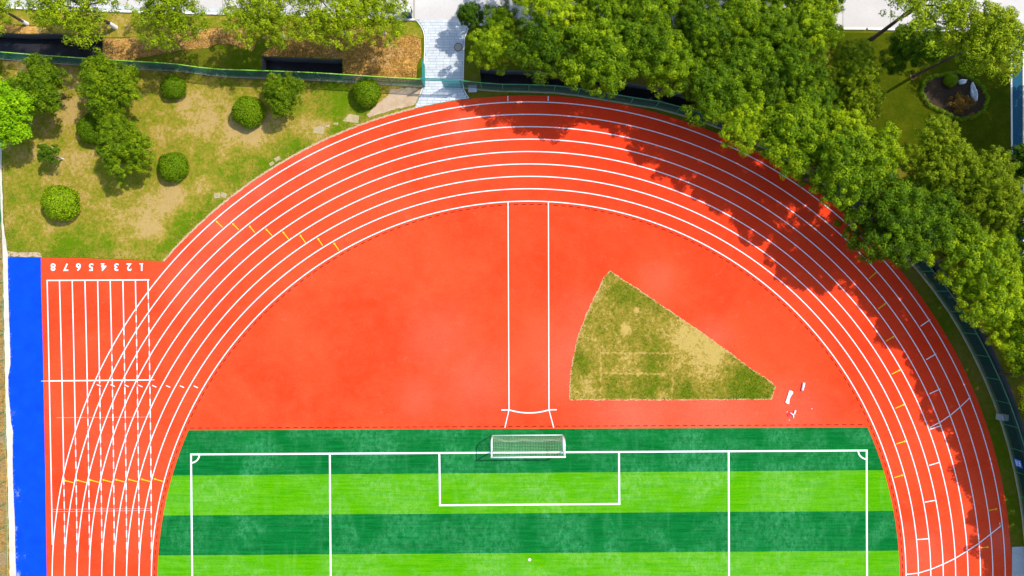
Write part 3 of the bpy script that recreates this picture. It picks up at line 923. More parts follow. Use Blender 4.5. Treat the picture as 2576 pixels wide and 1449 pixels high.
# ------------------------------------------------------------------ fences
FH = 2.35
def fence(name, pts, label, n_bays_min=1.0, hh=FH, wire=.10, footing=True, rail='rail_green'):
    P = [Vector(p) for p in WP(pts)]
    root = empty(name, (P[0].x, P[0].y, 0)); tag(root, label, 'fence')
    O = P[0]
    for i, p in enumerate(P):
        mb = MB(); mb.tube([(p.x-O.x, p.y-O.y, 0), (p.x-O.x, p.y-O.y, hh + .05)], .035, 6); mb.build('post', M['fence_green'], root)
    for a, b in zip(P, P[1:]):
        a2, b2 = a - O, b - O
        L = (b - a).length; d = (b - a) / L
        mb = MB(); mb.tube([(a2.x, a2.y, hh), (b2.x, b2.y, hh)], .045, 6); mb.build('top_rail', M[rail], root)
        mb = MB(); mb.tube([(a2.x, a2.y, .10), (b2.x, b2.y, .10)], .02, 6); mb.build('bottom_rail', M['fence_green'], root)
        V, F = [], []
        nrm = Vector((-d.y, d.x))
        def strip(u0, z0, u1, z1, wd, off):
            b0 = len(V)
            A = Vector((a2.x + d.x*u0 + nrm.x*off, a2.y + d.y*u0 + nrm.y*off, z0)); B = Vector((a2.x + d.x*u1 + nrm.x*off, a2.y + d.y*u1 + nrm.y*off, z1))
            ax = (B - A).normalized(); s = ax.cross(Vector((nrm.x, nrm.y, 0))).normalized() * wd; q = Vector((nrm.x, nrm.y, 0)) * wd
            V.extend([tuple(A + s), tuple(A + q), tuple(A - s), tuple(A - q), tuple(B + s), tuple(B + q), tuple(B - s), tuple(B - q)])
            F.extend([(b0+j, b0+(j+1) % 4, b0+4+(j+1) % 4, b0+4+j) for j in range(4)])
        z0, z1 = .12, hh - .03; hz = z1 - z0
        k = -hz
        while k < L:
            u0, u1 = max(k, 0), min(k + hz, L)
            if u1 - u0 > .03:
                strip(u0, z0 + (u0 - k), u1, z0 + (u1 - k), .0065, .006)
                strip(u0, z1 - (u0 - k), u1, z1 - (u1 - k), .0065, -.006)
            k += wire
        link('wire_mesh', mesh_py('wire_mesh', V, F, M['wire_green']), None, root)
        if footing:
            mb = MB(); A, B = a - O, b - O; q = nrm * .10
            mb.prism([(A.x+q.x+d.x*.01, A.y+q.y+d.y*.01), (B.x+q.x-d.x*.01, B.y+q.y-d.y*.01), (B.x-q.x-d.x*.01, B.y-q.y-d.y*.01), (A.x-q.x+d.x*.01, A.y-q.y+d.y*.01)], -.05, .085)
            mb.build('footing', M['footing'], root)
    return root
fence('chain_link_fence', FENCE_L, 'green wire mesh fence between the corner lawn and the dark channel')
fence('chain_link_fence', FENCE_R, 'green wire mesh fence curving round the bend under the grove', wire=.12, rail='fence_green')
fence('chain_link_fence', [(1, 470), (3, 535), (4.5, 600), (5.5, 650), (7, 710), (8, 770), (9, 840), (9.7, 905), (11, 970), (12.5, 1035), (13.5, 1090), (15, 1150), (16, 1210), (17.3, 1265), (18.3, 1322), (19, 1380), (20, 1435), (21, 1500), (22, 1570), (24, 1700)],
      'green wire mesh fence beside the blue runway', wire=.16, footing=False)

# gate across the path: left leaf swung open, right leaf closed
gx0, gx1 = W(1068, 0)[0], W(1163.5, 0)[0]
gy0, gy1 = W(0, 217.5)[1], W(0, 221)[1]
gate = empty('gate', (gx0, gy0, .03)); tag(gate, 'teal steel double gate across the paved path with one leaf open', 'gate')
LX = gx1 - gx0; LY = gy1 - gy0
for x, yy in ((0, 0), (LX, LY)):
    mb = MB(); mb.box(x-.06, yy-.06, 0, x+.06, yy+.06, 2.62); mb.build('post', M['gate_teal'], gate)
mb = MB(); mb.tube([(0, .02, 2.55), (LX, LY + .02, 2.55)], .06, 6); mb.build('top_beam', M['gate_teal'], gate)
mb = MB(); mb.tube([(0, .0, 2.16), (LX, LY, 2.16)], .055, 6); mb.build('top_beam', M['gate_teal'], gate)
def leaf(p0, p1, hh):
    a, b = Vector((*p0, 0)), Vector((*p1, 0))
    fr = MB()
    for s, e in (((0, .06), (0, hh)), ((1, .06), (1, hh)), ((0, .06), (1, .06)), ((0, hh), (1, hh)), ((0, hh * .5), (1, hh * .5))):
        q0, q1 = a.lerp(b, s[0]), a.lerp(b, e[0]); fr.tube([(q0.x, q0.y, s[1]), (q1.x, q1.y, e[1])], .03, 6)
    lf = fr.build('gate_leaf', M['gate_teal'], gate)
    wm = MB()
    for k in range(1, 20):
        q = a.lerp(b, k / 20); wm.tube([(q.x, q.y, .06), (q.x, q.y, hh)], .009, 4, False)
    for k in range(1, 16):
        zz = .06 + (hh - .06) * k / 16; wm.tube([(a.x, a.y, zz), (b.x, b.y, zz)], .009, 4, False)
    wm.build('infill_bars', M['gate_teal'], lf)
leaf((LX - .08, LY - .0), (LX * .52, LY * .52), 2.05)
leaf((.06, .08), (.02, 2.05), 2.05)

# grey lid box on the ground right of the path
bx, by = W(1189, 224)
ub = empty('utility_box', (bx, by, 0), .03); tag(ub, 'low pale grey square utility box beside the gate', 'box')
mb = MB(); mb.box(-.40, -.32, 0, .40, .32, .22); mb.build('body', M['stone_grey'], ub)
mb = MB(); mb.box(-.43, -.35, .222, .43, .35, .27); mb.build('lid', M['stone_grey'], ub)

# waste sorting station at the road end
bs = empty('waste_station', (*W(1026, 46), .03)); tag(bs, 'white roofed waste bin shelter beside the road end', 'bin shelter')
mb = MB(); mb.box(-.52, -.05, 1.62, .52, .68, 1.70); mb.build('roof', M['plastic_white'], bs)
mb = MB(); mb.box(-.50, .60, 0, .50, .64, 1.618); mb.build('back_panel', M['steel_grey'], bs)
for sx_ in (-.49, .45):
    mb = MB(); mb.box(sx_, -.03, 0, sx_ + .04, .01, 1.618); mb.build('post', M['steel_grey'], bs)
for k, mm in enumerate(('bin_dark', 'bin_green', 'bin_blue')):
    mb = MB(); x0 = -.44 + k * .30; mb.box(x0, .02, .02, x0 + .27, .50, 1.02)
    o = mb.build('bin', M[mm], bs)
    mb = MB(); mb.box(x0 - .01, .0, 1.022, x0 + .28, .52, 1.09); mb.build('lid', M[mm], o)

# stone steps lying in the lawn
STN = [(880, 297, 46, 20, -.16, 'large pale flagstone in the lawn by the outer lane'), (842, 306, 20, 14, -.2, 'small pale flagstone next to the large one by the outer lane'), (820, 311, 22, 16, -.2, 'pale square flagstone at the end of the broken flagstone row'),
       (803, 324, 26, 24, -.15, 'worn square flagstone sunk in the lawn below the flagstone row'), (547, 492, 16, 13, .1, 'small whitish paving block at the lawn edge, first of two'), (563, 491, 15, 13, -.3, 'small whitish paving block at the lawn edge, second of two'),
       (698, 400, 14, 10, .5, 'grey stone slab leaning at the lawn edge near the outer lane'), (684, 412, 12, 8, .5, 'narrow stone slab at the lawn edge near the outer lane')]
for i, (x, y_, ww, hh, rz, lab) in enumerate(STN):
    rr = random.Random(i)
    a, b = ww / S / 2, hh / S / 2
    poly = densify([(-a, -b), (a, -b), (a, b), (-a, b)], .15, .02, rr)
    mb = MB(); mb.prism(poly, 0, .05)
    o = mb.build('flagstone', M['stone_step'], None, loc=(*W(x, y_), .0), rot=(0, 0, rz)); tag(o, lab, 'flagstone', 'loose flagstones on the lawn')

# ------------------------------------------------------------------ football goal
gl0, gl1 = W(1238, 1135.4), W(1416.5, 1134.4)
goal = empty('football_goal', (gl0[0], gl0[1], .034), math.atan2(gl1[1]-gl0[1], gl1[0]-gl0[0]))
tag(goal, 'white football goal with sagging net standing on the goal line', 'goal')
GW = math.hypot(gl1[0]-gl0[0], gl1[1]-gl0[1]); GH = 2.44; GD = 1.62; gr = .075
for x in (0, GW):
    mb = MB(); mb.tube([(x, 0, 0), (x, 0, GH)], gr, 10); mb.build('goalpost', M['goal_white'], goal, True)
    mb = MB(); mb.tube([(x, 0, GH - .02), (x, GD * .75, GH - .02), (x, GD * .93, GH - .18), (x, GD, GH - .55), (x, GD, .04)], .05, 8); mb.build('side_frame', M['goal_white'], goal, True)
    mb = MB(); mb.tube([(x, 0, .05), (x, GD, .05)], .05, 8); mb.build('ground_bar', M['goal_white'], goal, True)
mb = MB(); mb.tube([(-.07, 0, GH), (GW + .07, 0, GH)], gr, 10); mb.build('crossbar', M['goal_white'], goal, True)
mb = MB(); mb.tube([(0, GD, .05), (GW, GD, .05)], .04, 8); mb.build('ground_bar', M['goal_white'], goal, True)
def net(f, nu, nv, name='net', rad=.0055):
    mb = MB()
    for i in range(nu + 1):
        mb.tube([f(i / nu, j / nv) for j in range(nv + 1)], rad, 3, False)
    for j in range(nv + 1):
        mb.tube([f(i / nu, j / nv) for i in range(nu + 1)], rad, 3, False)
    return mb.build(name, M['net_cord'], goal)
def sag(u, v, amp): return amp * math.sin(math.pi*u) * math.sin(math.pi*v) * (.7 + .3*math.sin(9*u))
net(lambda u, v: (u*GW, v*GD*.95, GH - .05 - sag(u, v, .30) - .05*v*math.sin(13*u)**2), 46, 10)
net(lambda u, v: (u*GW, GD*(.93 + .07*min(1, v*3)) - sag(u, v, .35) + .03*math.sin(17*u + 4*v), (GH - .18)*(1-v) + .05), 46, 14)
for x in (0, GW):
    net(lambda u, v, x=x: (x, u*GD*.95, (GH - .1)*(1-v) + .05), 10, 14)

# ------------------------------------------------------------------ loose white equipment on the red surface
def PZ(x, y_): return W(2990/1.5652 + x*240/1739/1.5652, 1470/1.5652 + y_*200/1449/1.5652)
bb = [(835, 492), (885, 488), (950, 522), (940, 570), (890, 640), (850, 720), (840, 790), (835, 868), (800, 866), (730, 825), (760, 750), (800, 620), (825, 540)]
Pb = [PZ(*q) for q in bb]; c0 = np.mean(Pb, 0)
mb = MB(); mb.prism([(x - c0[0], y_ - c0[1]) for x, y_ in Pb], 0, .12)
tag(mb.build('foam_board', M['plastic_white'], None, loc=(c0[0], c0[1], .021)), 'white board flared at both ends lying on the red surface', 'board')
def lying_tube(name, a, b, r, label, cat):
    A, B = PZ(*a), PZ(*b); mid = ((A[0]+B[0])/2, (A[1]+B[1])/2)
    mb = MB(); mb.tube([(A[0]-mid[0], A[1]-mid[1], r), (B[0]-mid[0], B[1]-mid[1], r)], r, 12)
    return tag(mb.build(name, M['plastic_white'], None, True, loc=(mid[0], mid[1], .021)), label, cat)
lying_tube('foam_tube', (1262, 262), (1208, 485), .115, 'long white tube lying alone on the red surface', 'tube')
st = empty('marker_stand', (*PZ(960, 1180), .021)); tag(st, 'small white and red folding marker stand tipped over on the track', 'marker')
O = PZ(960, 1180)
def loc_(x, y_): q = PZ(x, y_); return (q[0]-O[0], q[1]-O[1])
mb = MB(); mb.tube([(*loc_(1018, 1050), .1), (*loc_(975, 1170), .09)], .085, 10); mb.build('upper_arm', M['plastic_white'], st, True)
mb = MB(); mb.tube([(*loc_(870, 1120), .07), (*loc_(955, 1180), .075), (*loc_(962, 1268), .07)], [.05, .07, .065], 8); mb.build('lower_arm', M['plastic_white'], st, True)
mb = MB(); mb.prism([loc_(*q) for q in ((780, 1160), (800, 1130), (835, 1120), (840, 1100), (880, 1088), (930, 1105), (880, 1130), (895, 1190), (850, 1235), (800, 1230))], 0, .05); mb.build('base', M['plastic_red'], st)
for x, y_ in ((790, 1097), (850, 1330), (1500, 1010)):
    q = PZ(x, y_); rr = random.Random(int(x))
    mb = MB(); mb.prism([(.05*math.cos(a)*rr.uniform(.6, 1.2), .04*math.sin(a)*rr.uniform(.6, 1.2)) for a in np.linspace(0, 6.28, 8)[:-1]], 0, .025)
    tag(mb.build('paper_scrap', M['plastic_white'], None, loc=(*q, .021)), 'tiny pale paper scrap on the red surface near the tipped marker', 'litter', 'paper scraps')

# sign on the fence and a small cabinet behind it
fp = [p for p in FENCE_R]
sgx, sgy = PP(1250, 76.3)
sg = empty('fence_sign', (*W(sgx, sgy), 0), -math.radians(76.3)); tag(sg, 'blue square notice with white characters hung on the curved fence', 'sign')
mb = MB(); mb.box(-.42, -.06, .55, .42, -.035, 1.45); mb.build('plate', M['sign_blue'], sg)
gly = MB()
for (x0, z0, x1, z1) in [(-.28, 1.22, .28, 1.27), (-.03, 1.05, .03, 1.36), (-.25, 1.05, -.18, 1.20), (.16, 1.05, .24, 1.20), (-.24, .92, .24, .97), (-.26, .68, -.20, .90), (.20, .68, .26, .90), (-.2, .68, .2, .72), (-.14, .78, .14, .83)]:
    gly.box(x0, -.066, z0, x1, -.0605, z1)
gly.build('lettering', M['plastic_white'], sg)
cbx, cby = W(2512, 1048)
cb = empty('cabinet', (cbx + .15, cby, 0), -.1); tag(cb, 'low blue grey cabinet with two doors by the curved fence', 'cabinet')
mb = MB(); mb.box(-.42, -.3, 0, .42, .3, .62); mb.build('body', M['steel_grey'], cb)
for s in (-.40, .02):
    mb = MB(); mb.box(s, -.28, .622, s + .38, .28, .65); mb.build('lid', M['sign_blue'] if False else M['steel_grey'], cb)

# ------------------------------------------------------------------ trees
def leaf_cloud(nr, centers, radii, per, size, squash=1.05, upbias=.1):
    """many small leaf faces spread through clumps; returns V, F, tint"""
    C = np.repeat(centers, per, axis=0); Rr = np.repeat(radii, per)
    n = len(C)
    d = nr.normal(size=(n, 3)); d /= np.linalg.norm(d, axis=1)[:, None]
    d[:, 2] = np.where(d[:, 2] < -.25, -d[:, 2], d[:, 2])
    rad = Rr * nr.uniform(.55, 1.05, n)
    pos = C + d * rad[:, None] * np.array([1, 1, squash])
    nrm = d + np.array([0, 0, upbias]) + nr.normal(scale=.30, size=(n, 3))
    nrm /= np.linalg.norm(nrm, axis=1)[:, None]
    t_ = nr.normal(size=(n, 3)); u = np.cross(nrm, t_); u /= np.linalg.norm(u, axis=1)[:, None] + 1e-9
    v = np.cross(nrm, u)
    s = nr.uniform(size[0], size[1], n)[:, None]
    V = np.stack([pos + u*s, pos + v*s*.55, pos - u*s, pos - v*s*.55], 1).reshape(-1, 3)
    F = np.arange(n * 4).reshape(-1, 4)
    ct = np.repeat(nr.uniform(0, 1, len(centers)), per)
    tint = np.clip(ct * .55 + nr.uniform(0, 1, n) * .45, 0, 1)
    return V, F, tint

def make_tree(seed, R, Ht, mat, lobes=9, clump=.48, per=70, size=(.07, .12), density=1.5, flat=.8, sparse=1.0, trunk_r=.16, trunk_h=None, name='tree'):
    nr = np.random.RandomState(seed); rg = random.Random(seed)
    cz = Ht - R * flat * .75
    L = []
    L.append((0, 0, cz + R*flat*.12, R * .55))
    for k in range(lobes):
        a = 2*math.pi*k/lobes + rg.uniform(-.35, .35); rr = R * rg.uniform(.45, .68); lr = R * rg.uniform(.30, .46)
        L.append((rr*math.cos(a), rr*math.sin(a), cz + rg.uniform(-.34, .30)*R*flat, lr))
    for k in range(lobes // 2):
        a = rg.uniform(0, 6.28); rr = R * rg.uniform(.1, .4)
        L.append((rr*math.cos(a), rr*math.sin(a), cz + R*flat*rg.uniform(.25, .45), R * rg.uniform(.24, .36)))
    cen, rad = [], []
    for (x, y_, z, lr) in L:
        n = int(max(4, density * 3.0 * (lr / clump) ** 2 * sparse))
        d = nr.normal(size=(n, 3)); d /= np.linalg.norm(d, axis=1)[:, None]
        d[:, 2] = np.where((d[:, 2] < -.1) & (nr.uniform(0, 1, n) < .72), -d[:, 2], d[:, 2])
        p = np.array([x, y_, z]) + d * (lr * nr.uniform(.62, 1.08, n))[:, None] * np.array([1, 1, flat * 1.15])
        cen.append(p); rad.append(clump * nr.uniform(.55, 1.15, n))
    cen = np.concatenate(cen); rad = np.concatenate(rad)
    V, F, tint = leaf_cloud(nr, cen, rad, per, size)
    cm = mesh_np(name + '_crown', V, F, mat)
    at = cm.attributes.new('tint', 'FLOAT', 'FACE'); at.data.foreach_set('value', tint.astype(np.float32))
    mb = MB()
    th = trunk_h or (cz - R*flat*.45)
    lean = (rg.uniform(-.25, .25), rg.uniform(-.25, .25))
    top = Vector((lean[0], lean[1], th))
    mb.tube([(0, 0, -.05), (0, 0, .12), (lean[0]*.4, lean[1]*.4, th*.5), tuple(top)], [trunk_r*1.5, trunk_r*1.1, trunk_r*.9, trunk_r*.75], 8)
    for (x, y_, z, lr) in L[1:lobes+1]:
        e = Vector((x, y_, z)); m_ = top.lerp(e, .5) + Vector((rg.uniform(-.2, .2), rg.uniform(-.2, .2), .15*R*.3))
        mb.tube([tuple(top - Vector((0, 0, rg.uniform(0, .5)))), tuple(m_), tuple(e)], [trunk_r*.6, trunk_r*.42, trunk_r*.15], 6)
        for q in range(3):
            e2 = e + Vector((rg.uniform(-1, 1), rg.uniform(-1, 1), rg.uniform(-.2, .8))) * lr * .9
            mb.tube([tuple(m_.lerp(e, .5)), tuple(e2)], [trunk_r*.22, trunk_r*.06], 5)
    mb.tube([tuple(top), (0, 0, cz + R*flat*.3)], [trunk_r*.7, trunk_r*.2], 6)
    tm = mesh_py(name + '_trunk', mb.V, mb.F, M['bark'])
    for p in tm.polygons: p.use_smooth = True
    return cm, tm, cz

TREES = {}
for k in range(5):
    TREES['grove%d' % k] = make_tree(100 + k, 4.0, 9.3, M['leaf_grove'], lobes=8 + k % 3, clump=.60, per=125, size=(.075, .12), density=[1.15, 1.0, 1.2, 1.1, .95][k])
TREES['olive0'] = make_tree(120, 4.0, 9.0, M['leaf_olive'], lobes=9, clump=.42, per=70, size=(.06, .10), density=1.35)
TREES['olive1'] = make_tree(121, 4.0, 9.0, M['leaf_olive'], lobes=8, clump=.42, per=70, size=(.06, .10), density=1.35)
for k in range(3):
    TREES['airy%d' % k] = make_tree(130 + k, 4.0, 8.0, M['leaf_airy'], lobes=9, clump=.50, per=58, size=(.06, .11), density=1.0, sparse=.9, trunk_r=.15)
TREES['tall'] = make_tree(141, 3.4, 12.2, M['leaf_olive'], lobes=9, clump=.45, per=70, size=(.06, .10), density=1.2, trunk_r=.14, trunk_h=8.0)
TREES['wispy'] = make_tree(140, 4.2, 10.8, M['leaf_airy'], lobes=10, clump=.5, per=40, size=(.06, .11), density=.9, sparse=.75, trunk_r=.17)
for k in range(2):
    TREES['lawn%d' % k] = make_tree(150 + k, 2.6, 4.6, M['leaf_lawn'], lobes=9, clump=.36, per=70, size=(.055, .095), density=1.7, trunk_r=.10)
TREES['lime'] = make_tree(160, 3.0, 4.8, M['leaf_lime'], lobes=9, clump=.40, per=80, size=(.06, .11), density=1.8, trunk_r=.11)
TREES['small'] = make_tree(170, 1.15, 3.0, M['leaf_dark'], lobes=6, clump=.26, per=60, size=(.05, .085), density=1.3, trunk_r=.05, trunk_h=1.9)
TREES['dark'] = make_tree(180, 2.2, 7.0, M['leaf_dark'], lobes=8, clump=.40, per=70, size=(.07, .115), density=1.5, trunk_r=.12)

TR = random.Random(77)
def tree(kind, base, sc, label, group, name='tree', rz=None, wash=False):
    cm, tm, cz = TREES[kind]
    x, y_ = W(*base)
    r = empty(name, (x, y_, 0), TR.uniform(0, 6.28) if rz is None else rz, sc)
    tag(r, label, 'tree', group)
    link('crown', cm, None, r); link('trunk', tm, None, r)
    if wash:
        mb = MB(); mb.tube([(0, 0, .0), (0, 0, 1.15)], [.215, .165], 10, False)
        mb.build('whitewashed_base', M['whitewash'], r)
    return r
def from_crown(px, py, h):
    """where a crown seen at (px,py) at height h stands on the ground (plan px)"""
    k = (H - h) / H
    return (CX + (px - CX) * k, CY + (py - CY) * k)

FRONT = [(1250, 125, .62), (1368, 126, .86), (1505, 145, .92), (1605, 120, .88), (1692, 155, .82), (1800, 232, .86), (1868, 300, .80), (1990, 350, .92), (2098, 425, .98),
         (2215, 545, 1.0), (2300, 575, .92), (2425, 650, .90), (2500, 748, .86), (2568, 828, .80)]
BACK = [(1262, 38, .66), (1390, 30, .92), (1512, 20, .90), (1640, 20, .92), (1765, 60, .92), (1872, 35, .92), (1965, 60, .92), (2062, 52, .86), (1895, 150, .92), (2005, 160, .9), (1940, 238, .85), (2055, 255, .88), (2140, 335, .85),
        (2222, 395, .88), (2342, 480, .82), (2422, 565, .85), (2535, 650, .85), (2560, 740, .72), (1762, 150, .78), (1310, -70, .9), (1450, -75, .9), (1580, -80, .9), (1720, -60, .9), (1850, -75, .9), (1980, -70, .9), (2090, -60, .85), (2640, 560, .9), (2660, 680, .9), (2670, 820, .9)]
for i, (x, y_, s) in enumerate(FRONT):
    lab = 'dense green tree at the grove edge, its crown hanging over the fence'
    g_ = 'front row of the grove'
    if i in (6, 7, 8, 9): lab, g_ = 'dense green tree at the grove edge with branches reaching over the outermost lane', 'grove trees over the outermost lane'
    if i >= 11: lab, g_ = 'dense green tree standing back from the dark channel where the fence is exposed', 'grove trees along the exposed fence'
    if i == 0: lab, g_ = 'dense green tree beside the paved path behind the utility box', None
    tree('grove%d' % (i % 5), from_crown(x, y_, 6.2 if i else 4.0), s, lab, g_)
for i, (x, y_, s) in enumerate(BACK):
    lab, g_ = 'dense green tree packed inside the grove behind its front row', 'inner trees of the grove'
    if y_ < 20: lab, g_ = 'dense green tree at the back of the grove along the pale road', 'back trees of the grove along the road'
    elif x > 2300: lab, g_ = 'dense green tree in the grove tail below the olive trees', 'grove trees below the olive trees'
    tree('grove%d' % ((i * 3 + 1) % 5), from_crown(x, y_, 6.6), s * .86, lab, g_)
for i, (d, rr) in enumerate([(62.3, 1302), (66.5, 1294), (70.6, 1327), (75, 1327), (79.5, 1327), (84, 1327), (88, 1327), (64, 1430), (69, 1430), (74, 1430), (79, 1430)]):
    tree('grove%d' % ((i * 2 + 1) % 5), PP(rr, d), .95, 'dense green tree outside the curved fence near the blue notice', 'trees shading the outer lanes beyond the fence')
tree('dark', from_crown(1182, 44, 3.0), .62, 'small dark green tree leaning over the top of the paved path', None)
for i, (x, y_, s, kk) in enumerate([(2162, 160, .72, 'olive0'), (2170, 248, .66, 'olive1')]):
    tree(kk, from_crown(x, y_, 6.0), s, 'loose yellow green tree on the grove edge facing the round garden bed', 'yellow green trees by the garden bed')
for i, (x, y_, s, kk) in enumerate([(2362, 385, .90, 'olive1'), (2452, 445, .90, 'olive0'), (2512, 515, .85, 'olive1')]):
    tree(kk, from_crown(x, y_, 6.0), s, 'olive green tree between the garden bed and the grove', 'olive trees below the garden bed')
tree('dark', from_crown(2560, 415, 4.5), .9, 'dark green tree at the end of the blue cycle path', None)
tree('wispy', (2195, 97), 1.15, 'wispy tree with thin crown spreading over the pale road', None)
tree('grove3', from_crown(2300, 118, 5.0), .68, 'bright green round crowned tree below the wispy roadside tree', None)
tree('tall', (2298, 192), 1.06, 'yellow green tree with long bare trunk beside the garden bed', None, rz=1.0)
tree('grove1', (2566, 104), 1.15, 'forked tree standing at the corner of road and cycle path', None, rz=2.0)
for i, bp in enumerate([(2632, 225), (2640, 345), (2628, 455)]):
    tree('grove%d' % (i + 2), bp, 1.1, 'tall tree on the far side of the blue cycle path', 'trees beyond the cycle path')

for i, (bp, s, kk, lab) in enumerate([((68, 60), .95, 'airy0', 'roadside tree with whitewashed trunk above the start of the dark channel'), ((292, 70), 1.12, 'airy1', 'broad roadside tree with whitewashed trunk hanging over the dark channel'),
        ((500, 78), .98, 'airy2', 'roadside tree with whitewashed trunk standing on the dry bank edge'), ((712, 92), 1.0, 'airy0', 'roadside tree with crown over the short dark channel piece'),
        ((872, 88), 1.0, 'airy1', 'full roadside tree on the bank between channel and bin shelter'), ((968, 84), .85, 'airy2', 'thin roadside tree nearest to the bin shelter')]):
    tree(kk, bp, s, lab, 'roadside trees', wash=True, rz=[.4, 2.6, 1.2, 3.9, 5.0, 2.2][i])

for i, (x, y_, s, kk, lab) in enumerate([(112, 225, 1.12, 'lawn0', 'rounded lawn tree touching the bright lime tree'), (293, 227, 1.15, 'lawn1', 'rounded lawn tree close under the fence above a clipped ball shrub'),
        (322, 372, 1.10, 'lawn0', 'rounded lawn tree overlapping a clipped ball shrub'), (708, 230, .82, 'lawn1', 'slim upright lawn tree touching the fence'), ]):
    tree(kk, from_crown(x, y_, 2.9), s, lab, 'small trees on the corner lawn', rz=[.3, 1.9, 3.0, 4.4][i])
tree('lime', from_crown(16, 286, 3.4), 1.3, 'bright lime green tree over the concrete strip', None)
tr = tree('small', (160, 400), 1.0, 'little dark tree with white painted trunk on the corner lawn', None, rz=.5)
mb = MB(); mb.tube([(0, 0, 0), (0, 0, 1.2)], [.085, .075], 8, False); mb.build('whitewashed_base', M['whitewash'], tr)

# clipped ball shrubs
def ball_mesh(seed, n=7500):
    nr = np.random.RandomState(seed)
    d = nr.normal(size=(n, 3)); d /= np.linalg.norm(d, axis=1)[:, None]; d[:, 2] = np.where(d[:, 2] < -.35, -d[:, 2], d[:, 2])
    bump = 1 + .05*np.sin(4*d[:, 0] + seed + 2*d[:, 1]) + .04*np.sin(7*d[:, 1] + 2*d[:, 2] + 3*seed) + nr.uniform(-.05, .035, n)
    pos = d * bump[:, None] * np.array([1, 1, .80]) + np.array([0, 0, .52])
    nrm = d + nr.normal(scale=.5, size=(n, 3)); nrm /= np.linalg.norm(nrm, axis=1)[:, None]
    u = np.cross(nrm, nr.normal(size=(n, 3))); u /= np.linalg.norm(u, axis=1)[:, None]; v = np.cross(nrm, u)
    s = nr.uniform(.028, .052, n)[:, None]
    V = np.stack([pos+u*s, pos+v*s*.6, pos-u*s, pos-v*s*.6], 1).reshape(-1, 3); F = np.arange(n*4).reshape(-1, 4)
    me = mesh_np('foliage', V, F, M['leaf_topiary'])
    at = me.attributes.new('tint', 'FLOAT', 'FACE'); at.data.foreach_set('value', nr.uniform(0, 1, n).astype(np.float32))
    bm = bmesh.new(); bmesh.ops.create_icosphere(bm, subdivisions=3, radius=.93)
    for v_ in bm.verts: v_.co.z = v_.co.z*.80 + .52; v_.co.z = max(v_.co.z, -.02)
    c = bpy.data.meshes.new('inner_twigs'); bm.to_mesh(c); bm.free(); c.materials.append(M['leaf_dark'])
    return me, c
BALLS = [ball_mesh(k) for k in range(3)]
def ball(x, y_, rpx, label, group='clipped ball shrubs on the lawn', name='ball_shrub', k=0, mat=None):
    r = rpx / S * .97
    bx_, by_ = from_crown(x, y_, .55 * r)
    o = empty(name, (*W(bx_, by_), 0), k * 1.3, r); tag(o, label, 'shrub', group)
    f, c = BALLS[k % 3]
    link('foliage', f, None, o); link('inner_twigs', c, None, o)
for i, (x, y_, r, lab) in enumerate([(437, 219, 31, 'small clipped ball shrub standing alone below the fence'), (626, 281, 41, 'clipped ball shrub beside the slim upright lawn tree'), (923, 232, 37, 'clipped ball shrub touching the fence near the gate'),
        (238, 325, 40, 'clipped ball shrub squeezed between two rounded lawn trees'), (436, 420, 38, 'clipped ball shrub to the side of a rounded lawn tree in mid lawn'), (153, 511, 46, 'largest clipped ball shrub, alone near the blue runway')]):
    ball(x, y_, r, lab, k=i)

# ------------------------------------------------------------------ round garden bed, top right lawn, cycle path
BED = [(2379.5, 187.5), (2407, 184), (2444.5, 200), (2472, 225), (2481, 250), (2469.5, 282.5), (2440, 296), (2407, 302), (2377, 286), (2332, 264), (2314.5, 234), (2322, 208), (2350, 193)]
gb = sheet('garden_bed', WP(BED), .012, M['soil_dark']); tag(gb, kind='structure')
nr = np.random.RandomState(9)
ring = np.array(densify(WP(BED), .16))
cen = np.column_stack([ring + nr.normal(scale=.04, size=ring.shape), np.full(len(ring), .22) + nr.uniform(-.04, .06, len(ring))])
V, F, ti = leaf_cloud(nr, cen, np.full(len(cen), .24), 60, (.035, .06), .8)
V[:, 2] = np.maximum(V[:, 2], .0)
hm = mesh_np('hedge', V, F, M['leaf_topiary'])
hm.attributes.new('tint', 'FLOAT', 'FACE').data.foreach_set('value', ti.astype(np.float32))
hc = np.array([*W(2398, 240)]); 
hv = np.zeros(len(hm.vertices)*3, np.float32); hm.vertices.foreach_get('co', hv); hv = hv.reshape(-1, 3); hv[:, :2] -= hc; hm.vertices.foreach_set('co', hv.ravel())
tag(link('hedge', hm, None, None, loc=(hc[0], hc[1], .0)), 'low clipped teardrop hedge ringing the garden bed', 'hedge')
ball(2392, 202, 17, 'yellow green ball shrub inside the teardrop garden bed', None, k=1)
def rock(x, y_, a, b, hgt, label, seed, rz):
    rg = random.Random(seed); bm = bmesh.new(); bmesh.ops.create_icosphere(bm, subdivisions=3, radius=1)
    for v in bm.verts:
        f = 1 + .18*math.sin(3*v.co.x + seed) + .14*math.sin(5*v.co.y + 2*seed) + .1*math.sin(7*v.co.z) + rg.uniform(-.07, .07)
        v.co = Vector((v.co.x*a*f, v.co.y*b*f, max(v.co.z*hgt*f + hgt*.35, -.03)))
    me = bpy.data.meshes.new('rock'); bm.to_mesh(me); bm.free(); me.materials.append(M['rock'])
    tag(link('rock', me, None, None, loc=(*W(x, y_), .01), rot=(0, 0, rz)), label, 'rock', 'pale rocks in the garden bed')
rock(2419.5, 206, .42, .22, .35, 'small pale rock next to the ball shrub in the garden bed', 3, .2)
rock(2446, 232, .75, .32, .45, 'long pale upright rock along the hedge of the garden bed', 4, 1.75)
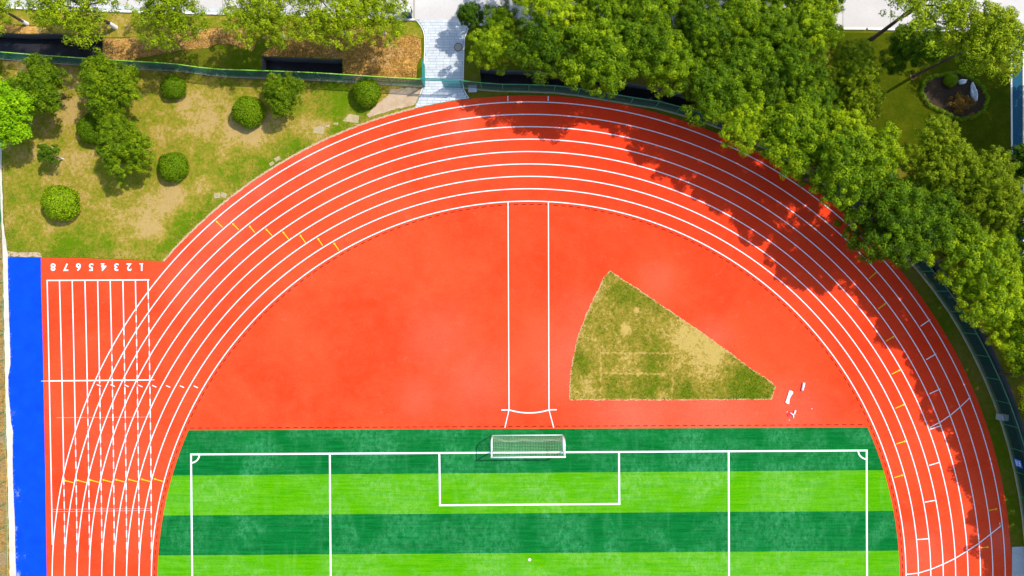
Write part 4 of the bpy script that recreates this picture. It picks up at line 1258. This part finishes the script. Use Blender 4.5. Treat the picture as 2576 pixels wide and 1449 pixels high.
cen = np.column_stack([nr.normal(scale=.55, size=(60, 2)) * np.array([1, .8]), nr.uniform(.15, .6, 60)])
V, F, ti = leaf_cloud(nr, cen, np.full(60, .30), 60, (.04, .075), .8)
rm = mesh_np('red_shrub', V, F, M['leaf_red']); rm.attributes.new('tint', 'FLOAT', 'FACE').data.foreach_set('value', ti.astype(np.float32))
tag(link('red_shrub', rm, None, None, loc=(*W(2414, 264), 0)), 'rusty brown low shrub at the tip of the garden bed', 'shrub')
tpr = random.Random(3); mb = MB(); mb.prism([(.36*math.cos(a)*tpr.uniform(.7, 1.2), .36*math.sin(a)*tpr.uniform(.7, 1.2)) for a in np.linspace(0, 2*math.pi, 23)[:-1]], -.02, .014); tp = mb.build('tree_pit', M['soil_ring'], None, loc=(*W(2298, 192), 0)); tag(tp, kind='structure')
t = NT('garden_grass_shaded')  # dark garden grass; the missing tree shade is put into its colour
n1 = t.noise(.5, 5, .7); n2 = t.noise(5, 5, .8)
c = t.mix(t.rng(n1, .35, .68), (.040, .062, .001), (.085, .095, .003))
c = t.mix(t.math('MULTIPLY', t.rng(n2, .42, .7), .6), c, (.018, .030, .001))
t.col(c).rough(.95, .02).bump(n2, .7, .05); M['garden_grass_shaded'] = t.m
gl = sheet('garden_lawn_shaded', WP([(2100, 82), (2180, 83), (2400, 86), (2541, 88), (2543, 420), (2420, 470), (2260, 420), (2160, 320), (2100, 200)]), .005, M['garden_grass_shaded']); tag(gl, kind='structure')  # lawn sheet darkened by its colour in place of cast shade
cyc = sheet('cycle_path', WP([(2546, 86), (2571, 86), (2572, 380), (2573, 700), (2547, 700), (2546, 380)]), .016, M['path_blue']); tag(cyc, kind='structure')
ribbon('edge_stone', WP([(2543, 86), (2544, 240), (2545, 375), (2546, 700)]), .17, .05, M['kerb'], cyc)
ribbon('edge_stone', WP([(2574, 86), (2575, 700)]), .17, .05, M['kerb'], cyc)
cp = sheet('concrete_pad', WP([(2545.5, 1376), (2600, 1374), (2760, 1374), (2760, 1990), (2547, 1990)]), .014, M['stone_grey']); tag(cp, kind='structure')
